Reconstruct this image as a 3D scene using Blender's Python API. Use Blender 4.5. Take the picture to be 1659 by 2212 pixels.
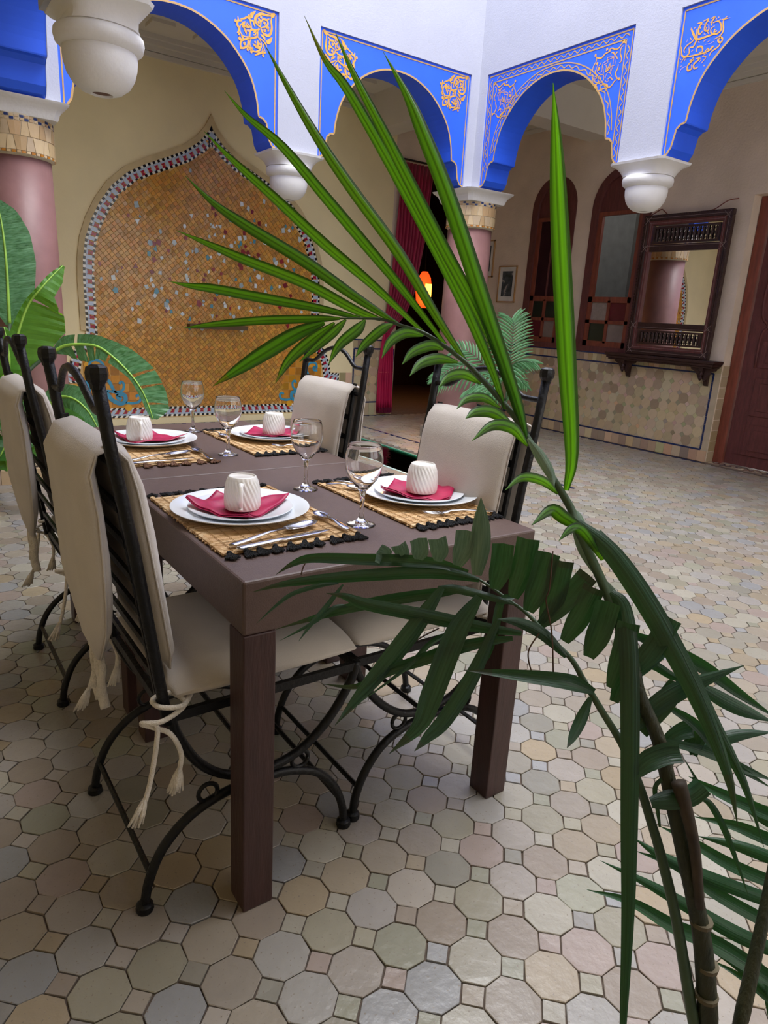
import bpy, bmesh, math, random
from mathutils import Vector, Matrix
random.seed(7)
PI = math.pi
scn = bpy.context.scene
for o in list(bpy.data.objects): bpy.data.objects.remove(o)
COL = scn.collection

# ------------------------------------------------------------------ camera
FPX, WPX, HPX = 1490.0, 1659, 2212
CAM = Vector((-0.479, -1.091, 1.232)); YAW, PITCH, ROLL = 0.6228, 0.2780, 0.0588
fw = Vector((math.sin(YAW)*math.cos(PITCH), math.cos(YAW)*math.cos(PITCH), -math.sin(PITCH)))
r0 = Vector((math.cos(YAW), -math.sin(YAW), 0)); u0 = r0.cross(fw)
RV = math.cos(ROLL)*r0+math.sin(ROLL)*u0; UV = -math.sin(ROLL)*r0+math.cos(ROLL)*u0
cam = bpy.data.cameras.new('camera'); co = bpy.data.objects.new('camera', cam); COL.objects.link(co)
scn.cycles.diffuse_bounces = 8; scn.cycles.max_bounces = 14
co.matrix_world = Matrix(((RV.x, UV.x, -fw.x, CAM.x), (RV.y, UV.y, -fw.y, CAM.y), (RV.z, UV.z, -fw.z, CAM.z), (0, 0, 0, 1)))
cam.sensor_fit = 'HORIZONTAL'; cam.sensor_width = 36; cam.lens = 36*FPX/WPX; cam.clip_start = 0.05
scn.camera = co
# ------------------------------------------------------------------ sky, light, exposure
w = bpy.data.worlds.new('sky'); scn.world = w; w.use_nodes = True
bg = w.node_tree.nodes['Background']; bg.inputs[0].default_value = (1.0, 0.97, 0.93, 1); bg.inputs[1].default_value = 2.1
def area(name, loc, sx, sy, power, color, rot=(0, 0, 0)):
    l = bpy.data.lights.new(name, 'AREA'); l.shape = 'RECTANGLE'; l.size = sx; l.size_y = sy
    l.energy = power; l.color = color
    o = bpy.data.objects.new(name, l); COL.objects.link(o); o.location = loc; o.rotation_euler = rot
    return o
area('courtyard_skylight', (2.34, 1.5, 7.95), 3.6, 5.5, 540, (0.96, 0.975, 1.0))
scn.view_settings.view_transform = 'Standard'; scn.view_settings.look = 'None'
scn.view_settings.exposure = 0.42; scn.view_settings.gamma = 1.0

# ------------------------------------------------------------------ helpers: rays
def ray(px, py): return fw+RV*((px-829.5)/FPX)-UV*((py-1106)/FPX)
def near(px, py, t): return CAM+ray(px, py)*t
def hit(px, py, ax, v):
    d = ray(px, py); return CAM+d*((v-CAM[ax])/d[ax])
def proj(P):
    d = Vector(P)-CAM; z = d.dot(fw)
    if z < 0.05: return None
    return (829.5+FPX*d.dot(RV)/z, 1106-FPX*d.dot(UV)/z, z)

# ------------------------------------------------------------------ helpers: materials
def lin(h):
    h = h.lstrip('#'); v = [int(h[i:i+2], 16)/255 for i in (0, 2, 4)]
    return tuple(c/12.92 if c <= .04045 else ((c+.055)/1.055)**2.4 for c in v)+(1,)
MATS = {}
def mat(name, col, rough=.6, metal=0., var=.12, scale=8., bump=.0, bscale=60., col2=None, tint=False, spec=.5, stretch=None, trans=0., ior=1.45, coat=0., sheen=0., speck=None):
    if name in MATS: return MATS[name]
    m = bpy.data.materials.new(name); m.use_nodes = True; nt = m.node_tree; N = nt.nodes; Lk = nt.links
    p = N['Principled BSDF']; p.inputs['Roughness'].default_value = rough; p.inputs['Metallic'].default_value = metal
    p.inputs['Specular IOR Level'].default_value = spec; p.inputs['IOR'].default_value = ior
    p.inputs['Transmission Weight'].default_value = trans; p.inputs['Coat Weight'].default_value = coat
    p.inputs['Coat Roughness'].default_value = .15
    if sheen: p.inputs['Sheen Weight'].default_value = sheen
    c = lin(col) if isinstance(col, str) else col
    tc = N.new('ShaderNodeTexCoord'); mp = N.new('ShaderNodeMapping'); Lk.new(tc.outputs['Object'], mp.inputs['Vector'])
    if stretch: mp.inputs['Scale'].default_value = stretch
    nz = N.new('ShaderNodeTexNoise'); nz.inputs['Scale'].default_value = scale; nz.inputs['Detail'].default_value = 5
    Lk.new(mp.outputs[0], nz.inputs['Vector'])
    rmp = N.new('ShaderNodeValToRGB'); rmp.color_ramp.elements[0].position = .3; rmp.color_ramp.elements[1].position = .7
    c2 = lin(col2) if col2 else tuple(min(1, x*(1+var)) for x in c[:3])+(1,)
    c1 = c if col2 else tuple(x*(1-var) for x in c[:3])+(1,)
    rmp.color_ramp.elements[0].color = c1; rmp.color_ramp.elements[1].color = c2
    Lk.new(nz.outputs[0], rmp.inputs[0]); out = rmp.outputs[0]
    if tint:
        at = N.new('ShaderNodeAttribute'); at.attribute_name = 'tint'
        mx = N.new('ShaderNodeMix'); mx.data_type = 'RGBA'; mx.blend_type = 'MULTIPLY'; mx.inputs[0].default_value = 1
        Lk.new(at.outputs['Color'], mx.inputs[6]); Lk.new(out, mx.inputs[7]); out = mx.outputs[2]
    if speck:
        n2 = N.new('ShaderNodeTexNoise'); n2.inputs['Scale'].default_value = speck[0]; n2.inputs['Detail'].default_value = 2
        Lk.new(tc.outputs['Object'], n2.inputs['Vector'])
        r2 = N.new('ShaderNodeValToRGB'); r2.color_ramp.elements[0].position = speck[1]; r2.color_ramp.elements[1].position = speck[1]+.04
        Lk.new(n2.outputs[0], r2.inputs[0])
        m2 = N.new('ShaderNodeMix'); m2.data_type = 'RGBA'; Lk.new(r2.outputs[0], m2.inputs[0]); Lk.new(out, m2.inputs[6]); m2.inputs[7].default_value = lin(speck[2]); out = m2.outputs[2]
    Lk.new(out, p.inputs['Base Color'])
    if bump:
        nb = N.new('ShaderNodeTexNoise'); nb.inputs['Scale'].default_value = bscale; nb.inputs['Detail'].default_value = 4
        Lk.new(mp.outputs[0], nb.inputs['Vector'])
        b = N.new('ShaderNodeBump'); b.inputs['Strength'].default_value = bump; b.inputs['Distance'].default_value = .01
        Lk.new(nb.outputs[0], b.inputs['Height']); Lk.new(b.outputs[0], p.inputs['Normal'])
    MATS[name] = m; return m
def emis(name, col, s):
    m = bpy.data.materials.new(name); m.use_nodes = True; N = m.node_tree.nodes; p = N['Principled BSDF']
    p.inputs['Base Color'].default_value = lin(col); p.inputs['Emission Color'].default_value = lin(col); p.inputs['Emission Strength'].default_value = s
    return m
def leafmat(name, dark, light, trans_col, tw=.35, freq=9., vfreq=0., rough=.38, band=False):
    m = bpy.data.materials.new(name); m.use_nodes = True; nt = m.node_tree; N = nt.nodes; Lk = nt.links
    p = N['Principled BSDF']; out = N['Material Output']; p.inputs['Roughness'].default_value = rough
    uv = N.new('ShaderNodeUVMap'); uv.uv_map = 'uv'; mp = N.new('ShaderNodeMapping'); Lk.new(uv.outputs[0], mp.inputs[0])
    mp.inputs['Scale'].default_value = (freq, vfreq if vfreq else 1.2, 1)
    nz = N.new('ShaderNodeTexNoise'); nz.inputs['Scale'].default_value = 1.5; nz.inputs['Detail'].default_value = 3; Lk.new(mp.outputs[0], nz.inputs[0])
    r = N.new('ShaderNodeValToRGB'); r.color_ramp.elements[0].position = .35; r.color_ramp.elements[1].position = .68
    r.color_ramp.elements[0].color = lin(dark); r.color_ramp.elements[1].color = lin(light); Lk.new(nz.outputs[0], r.inputs[0])
    at = N.new('ShaderNodeAttribute'); at.attribute_name = 'tint'
    if band:  # lime and dark bands paint the fold's backlight and shade into the leaf colour
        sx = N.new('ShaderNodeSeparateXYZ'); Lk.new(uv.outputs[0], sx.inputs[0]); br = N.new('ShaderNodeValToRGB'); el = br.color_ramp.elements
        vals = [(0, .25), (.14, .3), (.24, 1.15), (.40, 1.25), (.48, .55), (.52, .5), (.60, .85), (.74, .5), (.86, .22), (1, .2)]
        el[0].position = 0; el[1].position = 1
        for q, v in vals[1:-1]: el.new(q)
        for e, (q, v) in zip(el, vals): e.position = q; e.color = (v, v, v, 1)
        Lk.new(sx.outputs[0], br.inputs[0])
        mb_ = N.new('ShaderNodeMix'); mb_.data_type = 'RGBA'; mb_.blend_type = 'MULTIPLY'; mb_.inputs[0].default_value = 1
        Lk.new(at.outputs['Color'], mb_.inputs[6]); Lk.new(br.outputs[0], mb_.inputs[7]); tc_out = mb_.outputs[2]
    else: tc_out = at.outputs['Color']
    mx = N.new('ShaderNodeMix'); mx.data_type = 'RGBA'; mx.blend_type = 'MULTIPLY'; mx.inputs[0].default_value = 1
    Lk.new(tc_out, mx.inputs[6]); Lk.new(r.outputs[0], mx.inputs[7]); Lk.new(mx.outputs[2], p.inputs['Base Color'])
    t = N.new('ShaderNodeBsdfTranslucent')
    m3 = N.new('ShaderNodeMix'); m3.data_type = 'RGBA'; m3.blend_type = 'MULTIPLY'; m3.inputs[0].default_value = 1
    Lk.new(tc_out, m3.inputs[6]); m3.inputs[7].default_value = lin(trans_col); Lk.new(m3.outputs[2], t.inputs[0])
    ms = N.new('ShaderNodeMixShader'); ms.inputs[0].default_value = tw
    Lk.new(p.outputs[0], ms.inputs[1]); Lk.new(t.outputs[0], ms.inputs[2]); Lk.new(ms.outputs[0], out.inputs[0])
    b = N.new('ShaderNodeBump'); b.inputs['Strength'].default_value = .25; b.inputs['Distance'].default_value = .004
    Lk.new(nz.outputs[0], b.inputs['Height']); Lk.new(b.outputs[0], p.inputs['Normal'])
    return m

WHITE = mat('white_plaster', '#aeb0bd', .85, var=.03, scale=3, bump=.15, bscale=90)
PWHITE = mat('pendant_plaster', '#e0dedb', .7, var=.03, scale=6, bump=.2, bscale=40)
CREAM = mat('cream_plaster', '#f2e2b4', .8, var=.06, scale=2, bump=.15, bscale=60)
TAUPE = mat('taupe_plaster', '#dccab6', .85, var=.09, scale=3, bump=.35, bscale=50)
CEIL = mat('ceiling_plaster', '#d8d2c6', .85, var=.04, scale=3, bump=.1)
BLUE = mat('blue_paint', '#2a62f2', .55, var=.06, scale=4)
GOLD = mat('gold_paint', '#d09a42', .5, var=.2, scale=30)
PALEGOLD = mat('pale_gold_paint', '#b8935c', .5, var=.1, scale=30)
NAVY = mat('navy_shadow_paint', '#39365a', .6)
ROSE = mat('rose_tadelakt', '#8c6664', .45, var=.16, scale=5, bump=.08, bscale=30)
TILE = mat('glazed_floor_tile', (1, 1, 1, 1), .33, var=.08, scale=14, bump=.25, bscale=35, tint=True, coat=.15, speck=(130, .655, '#7d7266'))
WTILE = mat('glazed_wall_tile', (1, 1, 1, 1), .2, var=.06, scale=20, bump=.12, bscale=30, tint=True)
MOS = mat('mosaic_tile', (1, 1, 1, 1), .14, var=.08, scale=30, bump=.1, bscale=60, tint=True)
GROUT = mat('grout', '#5f5248', .9, var=.2, scale=30, bump=.3)
PGROUT = mat('pale_grout', '#d9b273', .85, var=.1, scale=30)
NAVYT = mat('navy_glaze', '#23305c', .2, var=.3, scale=30)
TABLE = mat('brown_leather_laminate', '#594843', .42, var=.08, scale=40, bump=.15, bscale=320, spec=.4)
LEG = mat('dark_stained_wood', '#3d2826', .45, var=.25, scale=6, stretch=(8, 8, 1), bump=.15, bscale=30)
IRON = mat('black_iron', '#121214', .42, metal=.35, var=.2, scale=60, bump=.25, bscale=90, spec=.5)
FABRIC = mat('linen_fabric', '#c3bbb3', .9, var=.05, scale=10, bump=.22, bscale=520, sheen=.1)
ROPE = mat('cotton_rope', '#dcd4c8', .9, var=.1, scale=80, bump=.6, bscale=300)
PORC = mat('white_porcelain', '#e4e9ef', .12, var=.01, scale=5, coat=.3)
MUGM = mat('cream_porcelain', '#eeebe8', .15, var=.01, scale=5, coat=.3)
NAP = mat('crimson_satin', '#b30f4c', .42, var=.15, scale=60, col2='#960b3e')
STRAW = mat('straw', (1, 1, 1, 1), .65, var=.15, scale=60, bump=.4, bscale=200, tint=True)
BTAS = mat('black_yarn', '#17171a', .9, var=.3, scale=90, bump=.8, bscale=250)
RTAS = mat('brown_yarn', '#7d5b47', .9, var=.3, scale=90, bump=.8, bscale=250)
STEEL = mat('polished_steel', '#c8c8cc', .14, metal=1., var=.02)
GLASS = mat('clear_glass', (1, 1, 1, 1), .0, var=.0, trans=1., ior=1.45)
WOOD = mat('red_brown_wood', '#7d4030', .4, var=.25, scale=6, stretch=(6, 6, 1), bump=.2, bscale=40)
DWOOD = mat('carved_dark_wood', '#653430', .45, var=.25, scale=8, stretch=(6, 6, 1), bump=.5, bscale=70)
DDWOOD = mat('dark_carved_inlay_wood', '#37201c', .4, var=.2, scale=20, bump=.4, bscale=80)
INLAY = mat('pale_inlay', '#94807a', .5)
DARK = mat('dark_void', '#15110f', .8)
MIRR = mat('mirror_glass', (.9, .9, .9, 1), .01, metal=1., var=0.)
SOIL = mat('soil', '#3a2c22', .95, var=.4, scale=40, bump=.8)
TERRA = mat('terracotta', '#a4654a', .8, var=.15, scale=10, bump=.2)

# ------------------------------------------------------------------ helpers: meshes
class MB:
    def __init__(s): s.v = []; s.f = []; s.c = []; s.uv = []; s.cc = None
    def face(s, idx, c=None, uv=None):
        s.f.append(tuple(idx)); s.c.append(c if c else s.cc); s.uv.append(uv)
    def box(s, c, h, R=None, ch=None):   # centre, half sizes
        b = len(s.v)
        for dx in (-1, 1):
            for dy in (-1, 1):
                for dz in (-1, 1):
                    p = Vector((dx*h[0], dy*h[1], dz*h[2]))
                    if R is not None: p = R @ p
                    s.v.append(Vector(c)+p)
        for q in ((0, 1, 3, 2), (4, 6, 7, 5), (0, 4, 5, 1), (2, 3, 7, 6), (0, 2, 6, 4), (1, 5, 7, 3)): s.face([b+i for i in q])
        return s
    def bb(s, x0, x1, y0, y1, z0, z1): return s.box(((x0+x1)/2, (y0+y1)/2, (z0+z1)/2), (abs(x1-x0)/2, abs(y1-y0)/2, abs(z1-z0)/2))
    def loft(s, rings, close=True, cap=True):
        b = len(s.v); n = len(rings[0])
        for r in rings: s.v.extend(Vector(p) for p in r)
        m = n if close else n-1
        for i in range(len(rings)-1):
            for j in range(m):
                k = (j+1) % n
                s.face((b+i*n+j, b+i*n+k, b+(i+1)*n+k, b+(i+1)*n+j))
        if cap and close:
            s.face([b+j for j in range(n)][::-1]); s.face([b+(len(rings)-1)*n+j for j in range(n)])
        return s
    def tube(s, pts, r, n=8, flat=None, cap=True):
        pts = [Vector(p) for p in pts]; R = r if isinstance(r, (list, tuple)) else [r]*len(pts)
        t0 = (pts[1]-pts[0]).normalized(); a = Vector((0, 0, 1)) if abs(t0.z) < .9 else Vector((1, 0, 0))
        nrm = (a-t0*a.dot(t0)).normalized(); rings = []
        for i, p in enumerate(pts):
            t = (pts[min(i+1, len(pts)-1)]-pts[max(i-1, 0)]).normalized()
            nrm = (nrm-t*nrm.dot(t)).normalized(); bn = t.cross(nrm)
            rings.append([p+(nrm*math.cos(2*PI*k/n)+bn*math.sin(2*PI*k/n)*(flat or 1))*R[i] for k in range(n)])
        return s.loft(rings, cap=cap)
    def lathe(s, prof, n=24, c=(0, 0, 0), cap=True):
        c = Vector(c); return s.loft([[c+Vector((r*math.cos(2*PI*k/n), r*math.sin(2*PI*k/n), z)) for k in range(n)] for r, z in prof], cap=cap)
    def prism(s, poly, d):      # poly 3D list, extrude by d
        b = len(s.v); n = len(poly); d = Vector(d)
        s.v.extend(Vector(p) for p in poly); s.v.extend(Vector(p)+d for p in poly)
        s.face(range(b+n-1, b-1, -1)); s.face(range(b+n, b+2*n))
        for i in range(n):
            j = (i+1) % n; s.face((b+i, b+j, b+n+j, b+n+i))
        return s
    def mesh(s, name, m, smooth=False):
        me = bpy.data.meshes.new(name); me.from_pydata([tuple(p) for p in s.v], [], s.f)
        if m: me.materials.append(m)
        if any(c is not None for c in s.c):
            ca = me.color_attributes.new('tint', 'FLOAT_COLOR', 'CORNER'); arr = []
            for p in me.polygons:
                c = s.c[p.index] or (1, 1, 1); arr += [c[0], c[1], c[2], 1]*p.loop_total
            ca.data.foreach_set('color', arr)
        if any(u is not None for u in s.uv):
            ul = me.uv_layers.new(name='uv'); arr = []
            for p in me.polygons:
                u = s.uv[p.index] or [(0, 0)]*p.loop_total
                for q in u: arr += [q[0], q[1]]
            ul.data.foreach_set('uv', arr)
        bm = bmesh.new(); bm.from_mesh(me); bmesh.ops.recalc_face_normals(bm, faces=bm.faces); bm.to_mesh(me); bm.free()
        if smooth:
            me.polygons.foreach_set('use_smooth', [True]*len(me.polygons))
            if smooth != 'all':
                me.set_sharp_from_angle(angle=math.radians(smooth if smooth > 1 else 40))
        me.update(); return me
def link(name, me, parent=None, loc=None, rz=None):
    o = bpy.data.objects.new(name, me); COL.objects.link(o)
    if parent: o.parent = parent
    if loc is not None: o.location = loc
    if rz is not None: o.rotation_euler = (0, 0, rz)
    return o
def build(name, mb, m, parent=None, smooth=False, bevel=0., local=True, stuff=False, label=None):
    rt_ = parent
    while rt_ is not None and rt_.parent is not None: rt_ = rt_.parent
    if rt_ is not None and local and 'org' in rt_.keys():
        og = Vector(rt_['org']); mb.v = [p-og for p in mb.v]
    o = link(name, mb.mesh(name, m, smooth), parent)
    if bevel:
        b = o.modifiers.new('bevel', 'BEVEL'); b.width = bevel; b.segments = 2; b.limit_method = 'ANGLE'; b.angle_limit = math.radians(40); b.harden_normals = False
    if stuff: o['kind'] = 'stuff'
    if label: o['label'] = label
    return o
def thing(name, label, cat, loc=(0, 0, 0), rz=0., group=None):
    o = bpy.data.objects.new(name, None); COL.objects.link(o); o.location = loc; o.rotation_euler = (0, 0, rz); o.empty_display_size = .05
    if loc != (0, 0, 0) and Vector(loc).length > 0: o['org'] = [float(x) for x in loc]
    tag(o, label, cat, group); return o
def tag(o, label, cat, group=None):
    o['label'] = label; o['category'] = cat
    if group: o['group'] = group
    return o
def copy_tree(o, parent=None):
    c = o.copy(); COL.objects.link(c); c.parent = parent
    for ch in o.children: copy_tree(ch, c)
    return c
def struct(o): o['kind'] = 'structure'; return o
def cr(pts, n=6):      # catmull-rom
    P = [Vector(p) for p in pts]; 
    if len(P) < 3: return P
    Q = [P[0]*2-P[1]]+P+[P[-1]*2-P[-2]]; out = []
    for i in range(1, len(Q)-2):
        for k in range(n):
            t = k/n; a, b, c, d = Q[i-1], Q[i], Q[i+1], Q[i+2]
            out.append(.5*((2*b)+(c-a)*t+(2*a-5*b+4*c-d)*t*t+(3*b-a-3*c+d)*t*t*t))
    out.append(P[-1]); return out
def rc(a, b): return random.uniform(a, b)

# ================================================================== STRUCTURE
XL, XR, YB, YF = 0.51, 4.163, 4.28, -1.29      # courtyard inner faces
TH = .30; ZS, ZP = 2.41, 3.335                   # beam thickness, springing, panel top
XW, YW, XWL, YWF = 6.06, 6.18, -1.42, -3.2       # gallery walls
ZC = 3.55

HALF = [(0, 2.415), (.04, 2.428), (.068, 2.47), (.08, 2.53), (.09, 2.58), (.12, 2.606), (.152, 2.612)]
ARC = [tuple(p) for p in [(v.x, v.y) for v in cr([Vector((.155, 2.62, 0)), Vector((.172, 2.73, 0)), Vector((.22, 2.865, 0)), Vector((.30, 2.975, 0)), Vector((.41, 3.075, 0)), Vector((.54, 3.145, 0)), Vector((.66, 3.18, 0)), Vector((.775, 3.19, 0))], 3)]]
def profile(s0, s1):
    hw = (s1-s0)/2; k = hw/.775
    L = [(s*k, z) for s, z in HALF+ARC]
    return [(s0+s, z) for s, z in L]+[(s1-s, z) for s, z in L[::-1][1:]]
def P3(ax, s, z, d, base, sg):     # ax 'y': plane y=base, s along x ; ax 'x': plane x=base
    return Vector((s, base+sg*d, z)) if ax == 'y' else Vector((base+sg*d, s, z))
def arch_panel(par, ax, base, sg, s0, s1):
    pr = profile(s0, s1); mb = MB()
    for d0, d1 in ((.014, TH-.014),):
        n = len(pr); b = len(mb.v)
        for s, z in pr:
            mb.v += [P3(ax, s, z, d0, base, sg), P3(ax, s, ZP, d0, base, sg), P3(ax, s, z, d1, base, sg), P3(ax, s, ZP, d1, base, sg)]
        for i in range(n-1):
            a = b+4*i; c = a+4
            mb.face((a, c, c+1, a+1)); mb.face((a+2, a+3, c+3, c+2)); mb.face((a, a+2, c+2, c)); mb.face((a+1, c+1, c+3, a+3))
        mb.face((b, b+1, b+3, b+2)); e = b+4*(n-1); mb.face((e, e+2, e+3, e+1))
    return build('blue_arch_panel', mb, BLUE, par)
def ribbon(mb, pts, wd, ax, base, sg, d=.0105, taper=0, n=5, th=.0035):
    P = cr([Vector((p[0], p[1], 0)) for p in pts], n); N = len(P)
    L = []; R = []
    for i, p in enumerate(P):
        t = (P[min(i+1, N-1)]-P[max(i-1, 0)]); t.normalize(); nn = Vector((-t.y, t.x, 0))
        u = i/(N-1); k = 1.
        if taper == 1: k = max(.22, math.sin(PI*(.12+.76*u))**.8)
        if taper == 2: k = max(.1, math.sin(PI*min(1, .06+.92*u))**.9)
        L.append(p+nn*wd*k/2); R.append(p-nn*wd*k/2)
    b = len(mb.v)
    for l, r in zip(L, R):
        for q in (l, r):
            mb.v.append(P3(ax, q.x, q.y, d, base, sg)); 
    for i in range(N-1):
        a = b+2*i; mb.face((a, a+1, a+3, a+2))
def dot(mb, c, r, ax, base, sg, d=.0105, n=10):
    b = len(mb.v); mb.v += [P3(ax, c[0]+r*math.cos(2*PI*k/n), c[1]+r*1.15*math.sin(2*PI*k/n), d, base, sg) for k in range(n)]
    mb.face(range(b, b+n))

ORN_A = [([(1240,310),(1100,300),(940,260),(810,330),(780,430),(830,540),(930,630)],60,1),([(1230,330),(1220,480),(1235,650),(1200,800),(1130,860),(1010,800),(950,700),(930,630)],55,1),
([(1200,320),(1260,300),(1320,240)],90,2),([(920,620),(930,480),(880,400),(850,380)],45,1),([(930,480),(1010,400),(1090,430),(1170,390)],45,1),([(1110,440),(1130,520),(1090,600),(940,640)],45,1),([(1060,610),(1140,680),(1125,750)],45,1),
([(900,660),(830,710),(690,690),(640,740),(620,900),(660,930),(800,900),(840,860),(840,720)],42,0),([(730,760),(800,760),(770,840),(725,830)],28,0),([(620,890),(480,880),(390,800),(355,680),(380,560),(490,470)],24,0),([(540,500),(620,580),(660,650),(690,690)],24,0),
([(430,640),(450,530),(510,460)],65,2),([(440,600),(560,610),(640,640)],55,2),([(450,620),(510,720),(535,830)],60,2),([(300,330),(310,420),(280,540),(330,650),(320,740),(280,780)],52,1),([(420,450),(320,440),(290,470)],40,1),([(370,400),(480,380),(570,350),(640,430),(650,500),(680,660)],45,1),
([(580,290),(650,330),(700,260),(790,180)],85,2),([(650,440),(720,450),(740,520),(765,610)],42,1),([(620,930),(500,960),(400,1000),(370,1100),(400,1190),(480,1190),(570,1130),(590,960)],42,0),([(400,840),(440,950),(370,960)],55,1),([(570,1150),(640,1200),(720,1200)],50,1),
([(660,960),(630,1060),(660,1200),(760,1290),(860,1270),(940,1180),(950,1080),(900,960),(840,890)],24,0),([(820,1200),(850,1080),(850,980)],65,2),([(820,1210),(770,1130),(700,1080)],55,2),([(830,1210),(900,1180),(960,1150)],60,2),
([(900,920),(1000,1010),(1070,1100),(1090,1210)],38,1),([(1070,1010),(1150,1030),(1250,900)],95,2),([(1040,1000),(1030,930),(970,860),(920,820)],55,2),([(620,1230),(700,1290),(830,1310),(940,1240)],22,0),([(980,1210),(980,1310),(900,1340),(770,1400)],52,1),([(960,1320),(1020,1330),(1080,1320)],42,1),([(1000,1080),(1010,1180),(1050,1290)],24,0)]
DOT_A = [(870,490,28),(1030,510,32),(1035,715,32),(940,350,26),(1140,640,22),(235,445,30),(350,935,36),(480,1080,34),(995,1410,28),(570,1240,28),(670,1300,30),(330,810,28),(380,1190,26),(530,560,22),(575,715,24),(775,1035,22),(905,1090,22)]
ORN_B = [([(1110,400),(1160,450),(1210,380)],60,1),([(1110,500),(1160,440),(1210,490)],60,1),([(1100,490),(1000,640),(890,690),(780,650),(690,700)],52,1),([(700,740),(640,790),(560,830),(440,960),(300,960),(260,900)],52,1),([(290,960),(270,1080),(180,1250),(150,1400)],42,1),([(160,1470),(140,1560),(170,1680),(140,1820)],45,1),
([(1140,570),(1070,650),(1040,820),(1080,960),(1060,1080),(1000,1120)],46,1),([(980,1170),(960,1280),(890,1450),(930,1600),(990,1630)],52,1),([(930,1640),(840,1720),(760,1840),(650,1910),(580,1860)],46,1),([(560,1930),(450,1960),(300,2040)],52,1),([(200,1800),(250,1850),(310,1930)],60,1),([(300,1790),(240,1850),(220,1930)],60,1),
([(850,880),(830,800),(750,800)],46,2),([(870,870),(950,770)],46,0),([(880,880),(920,930),(960,1010)],46,2),([(840,920),(640,960),(640,1110),(520,1180)],20,0),([(830,940),(630,1040),(510,1120),(470,1200),(450,1400),(400,1420)],20,0),([(830,930),(800,1200),(740,1400),(690,1450)],20,0),([(860,930),(870,1180),(760,1230),(720,1400)],20,0),
([(550,1440),(640,1300),(740,1090)],45,2),([(560,1430),(700,1290),(720,1150)],42,2),([(580,1190),(600,1260),(560,1400)],35,1),([(480,1200),(500,1480),(400,1500),(330,1700),(460,1730),(520,1600),(490,1480)],26,0),([(330,1150),(290,1300),(330,1430),(400,1480)],20,0),([(560,1600),(620,1450),(700,1430),(760,1530)],20,0),([(560,1680),(620,1740),(680,1650)],20,0),
([(640,1640),(720,1590),(790,1660)],50,1),([(240,1350),(260,1480),(330,1530)],52,1),([(230,1540),(290,1600),(240,1640)],42,1),([(480,1690),(480,1800),(430,1840)],42,1),([(480,1780),(600,1830),(650,1900)],75,1),([(310,1780),(360,1690)],40,0),([(430,1100),(400,1170),(350,1240)],36,2)]
DOT_B = [(360,1310,42),(410,1620,32),(310,1140,34),(625,690,36),(85,1450,36),(600,1970,34),(255,880,36),(1000,1630,34),(700,740,34)]
ORN_C = [([(1000,190),(940,250),(930,330),(930,430),(880,510),(780,570)],30,1),([(1045,215),(950,240),(900,240)],18,1),([(760,300),(850,270),(895,330),(890,420),(820,480),(740,470),(730,400),(790,350)],34,1),([(800,400),(780,450),(830,430)],24,0),([(790,480),(640,530),(500,570),(450,500),(420,430),(410,390)],44,1),([(500,400),(500,480),(490,590),(440,690),(390,700)],38,1),
([(460,540),(430,600),(340,670),(290,740),(300,790)],28,1),([(370,700),(370,800),(300,860),(250,820),(250,690)],36,1),([(240,950),(300,870),(420,840),(540,810),(620,790),(720,740),(780,680)],30,1),([(490,780),(510,700),(580,690),(590,760),(540,790)],32,1),([(630,770),(680,720),(700,750),(740,700),(770,680)],22,0),([(890,540),(845,580),(870,620),(910,600),(915,550),(880,530)],32,0),([(890,620),(850,690),(740,770),(700,850)],28,1),
([(510,310),(580,300),(530,390),(540,490),(600,430)],36,1),([(610,270),(690,240),(640,330),(630,420),(690,420),(695,340)],36,1),([(730,230),(795,205),(740,290),(735,350)],34,1),([(380,920),(440,900),(350,1000),(350,1080),(410,1050),(410,980)],34,1),([(480,890),(550,880),(450,980),(460,1050),(520,1020)],34,1),
([(610,605),(650,575)],14,0),([(670,620),(715,580)],12,0),([(735,630),(775,605)],12,0),([(540,630),(520,600)],12,0),([(410,770),(440,740)],14,0),([(615,480),(640,490)],12,0),([(675,440),(690,480)],16,0),([(460,390),(480,370)],16,0),([(410,380),(400,420)],14,0),([(390,545),(410,575)],16,0),([(330,620),(350,570)],8,0),([(575,960),(650,860),(590,850)],16,0),([(220,880),(240,905)],14,0),([(300,920),(315,885)],14,0),([(220,1020),(260,1000)],8,0),([(210,1120),(250,1050),(320,1010)],8,0),([(630,655),(720,640)],8,0),([(540,940),(570,900)],10,0),([(600,830),(660,800)],8,0),([(560,340),(690,320)],7,0),([(690,275),(740,300)],8,0)]
DOT_C = [(820,235,8),(880,250,10),(860,210,8),(560,380,10),(660,380,10),(440,870,10),(620,1000,8)]
def orn_local(S, D, s, o, ax, base, corner, hz):
    # image trace -> offsets (along s from the panel corner, z) so the same ornament can be set in any corner
    def cv(p):
        h = hit(o[0]+s*p[0], o[1]+s*p[1], 1 if ax == 'y' else 0, base)
        return ((h.x if ax == 'y' else h.y)-corner, h.z-ZP)
    k = s/hz
    return [([cv(p) for p in q], wd*k, t) for q, wd, t in S], [(*cv(d), d[2]*k) for d in D]
def put_orn(par, O, ax, base, sg, corner, mir, kw=1.):
    mb = MB(); jj = 0
    for q, wd, t in O[0]:
        ribbon(mb, [(corner+mir*p[0], ZP+p[1]) for p in q], wd*kw, ax, base, sg, taper=t, d=.0115-jj*.00003); jj += 1
    for d in O[1]: dot(mb, (corner+mir*d[0], ZP+d[1]), d[2], ax, base, sg, d=.0098)
    return build('gold_ornament', mb, GOLD, par)
A_ = orn_local(ORN_A, DOT_A, .07836, (490, 10), 'y', YB+.014, 2.16, 245.)
B_ = orn_local(ORN_B, DOT_B, .0678, (1270, 60), 'x', XR+.014, 2.635, 255.)
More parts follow.
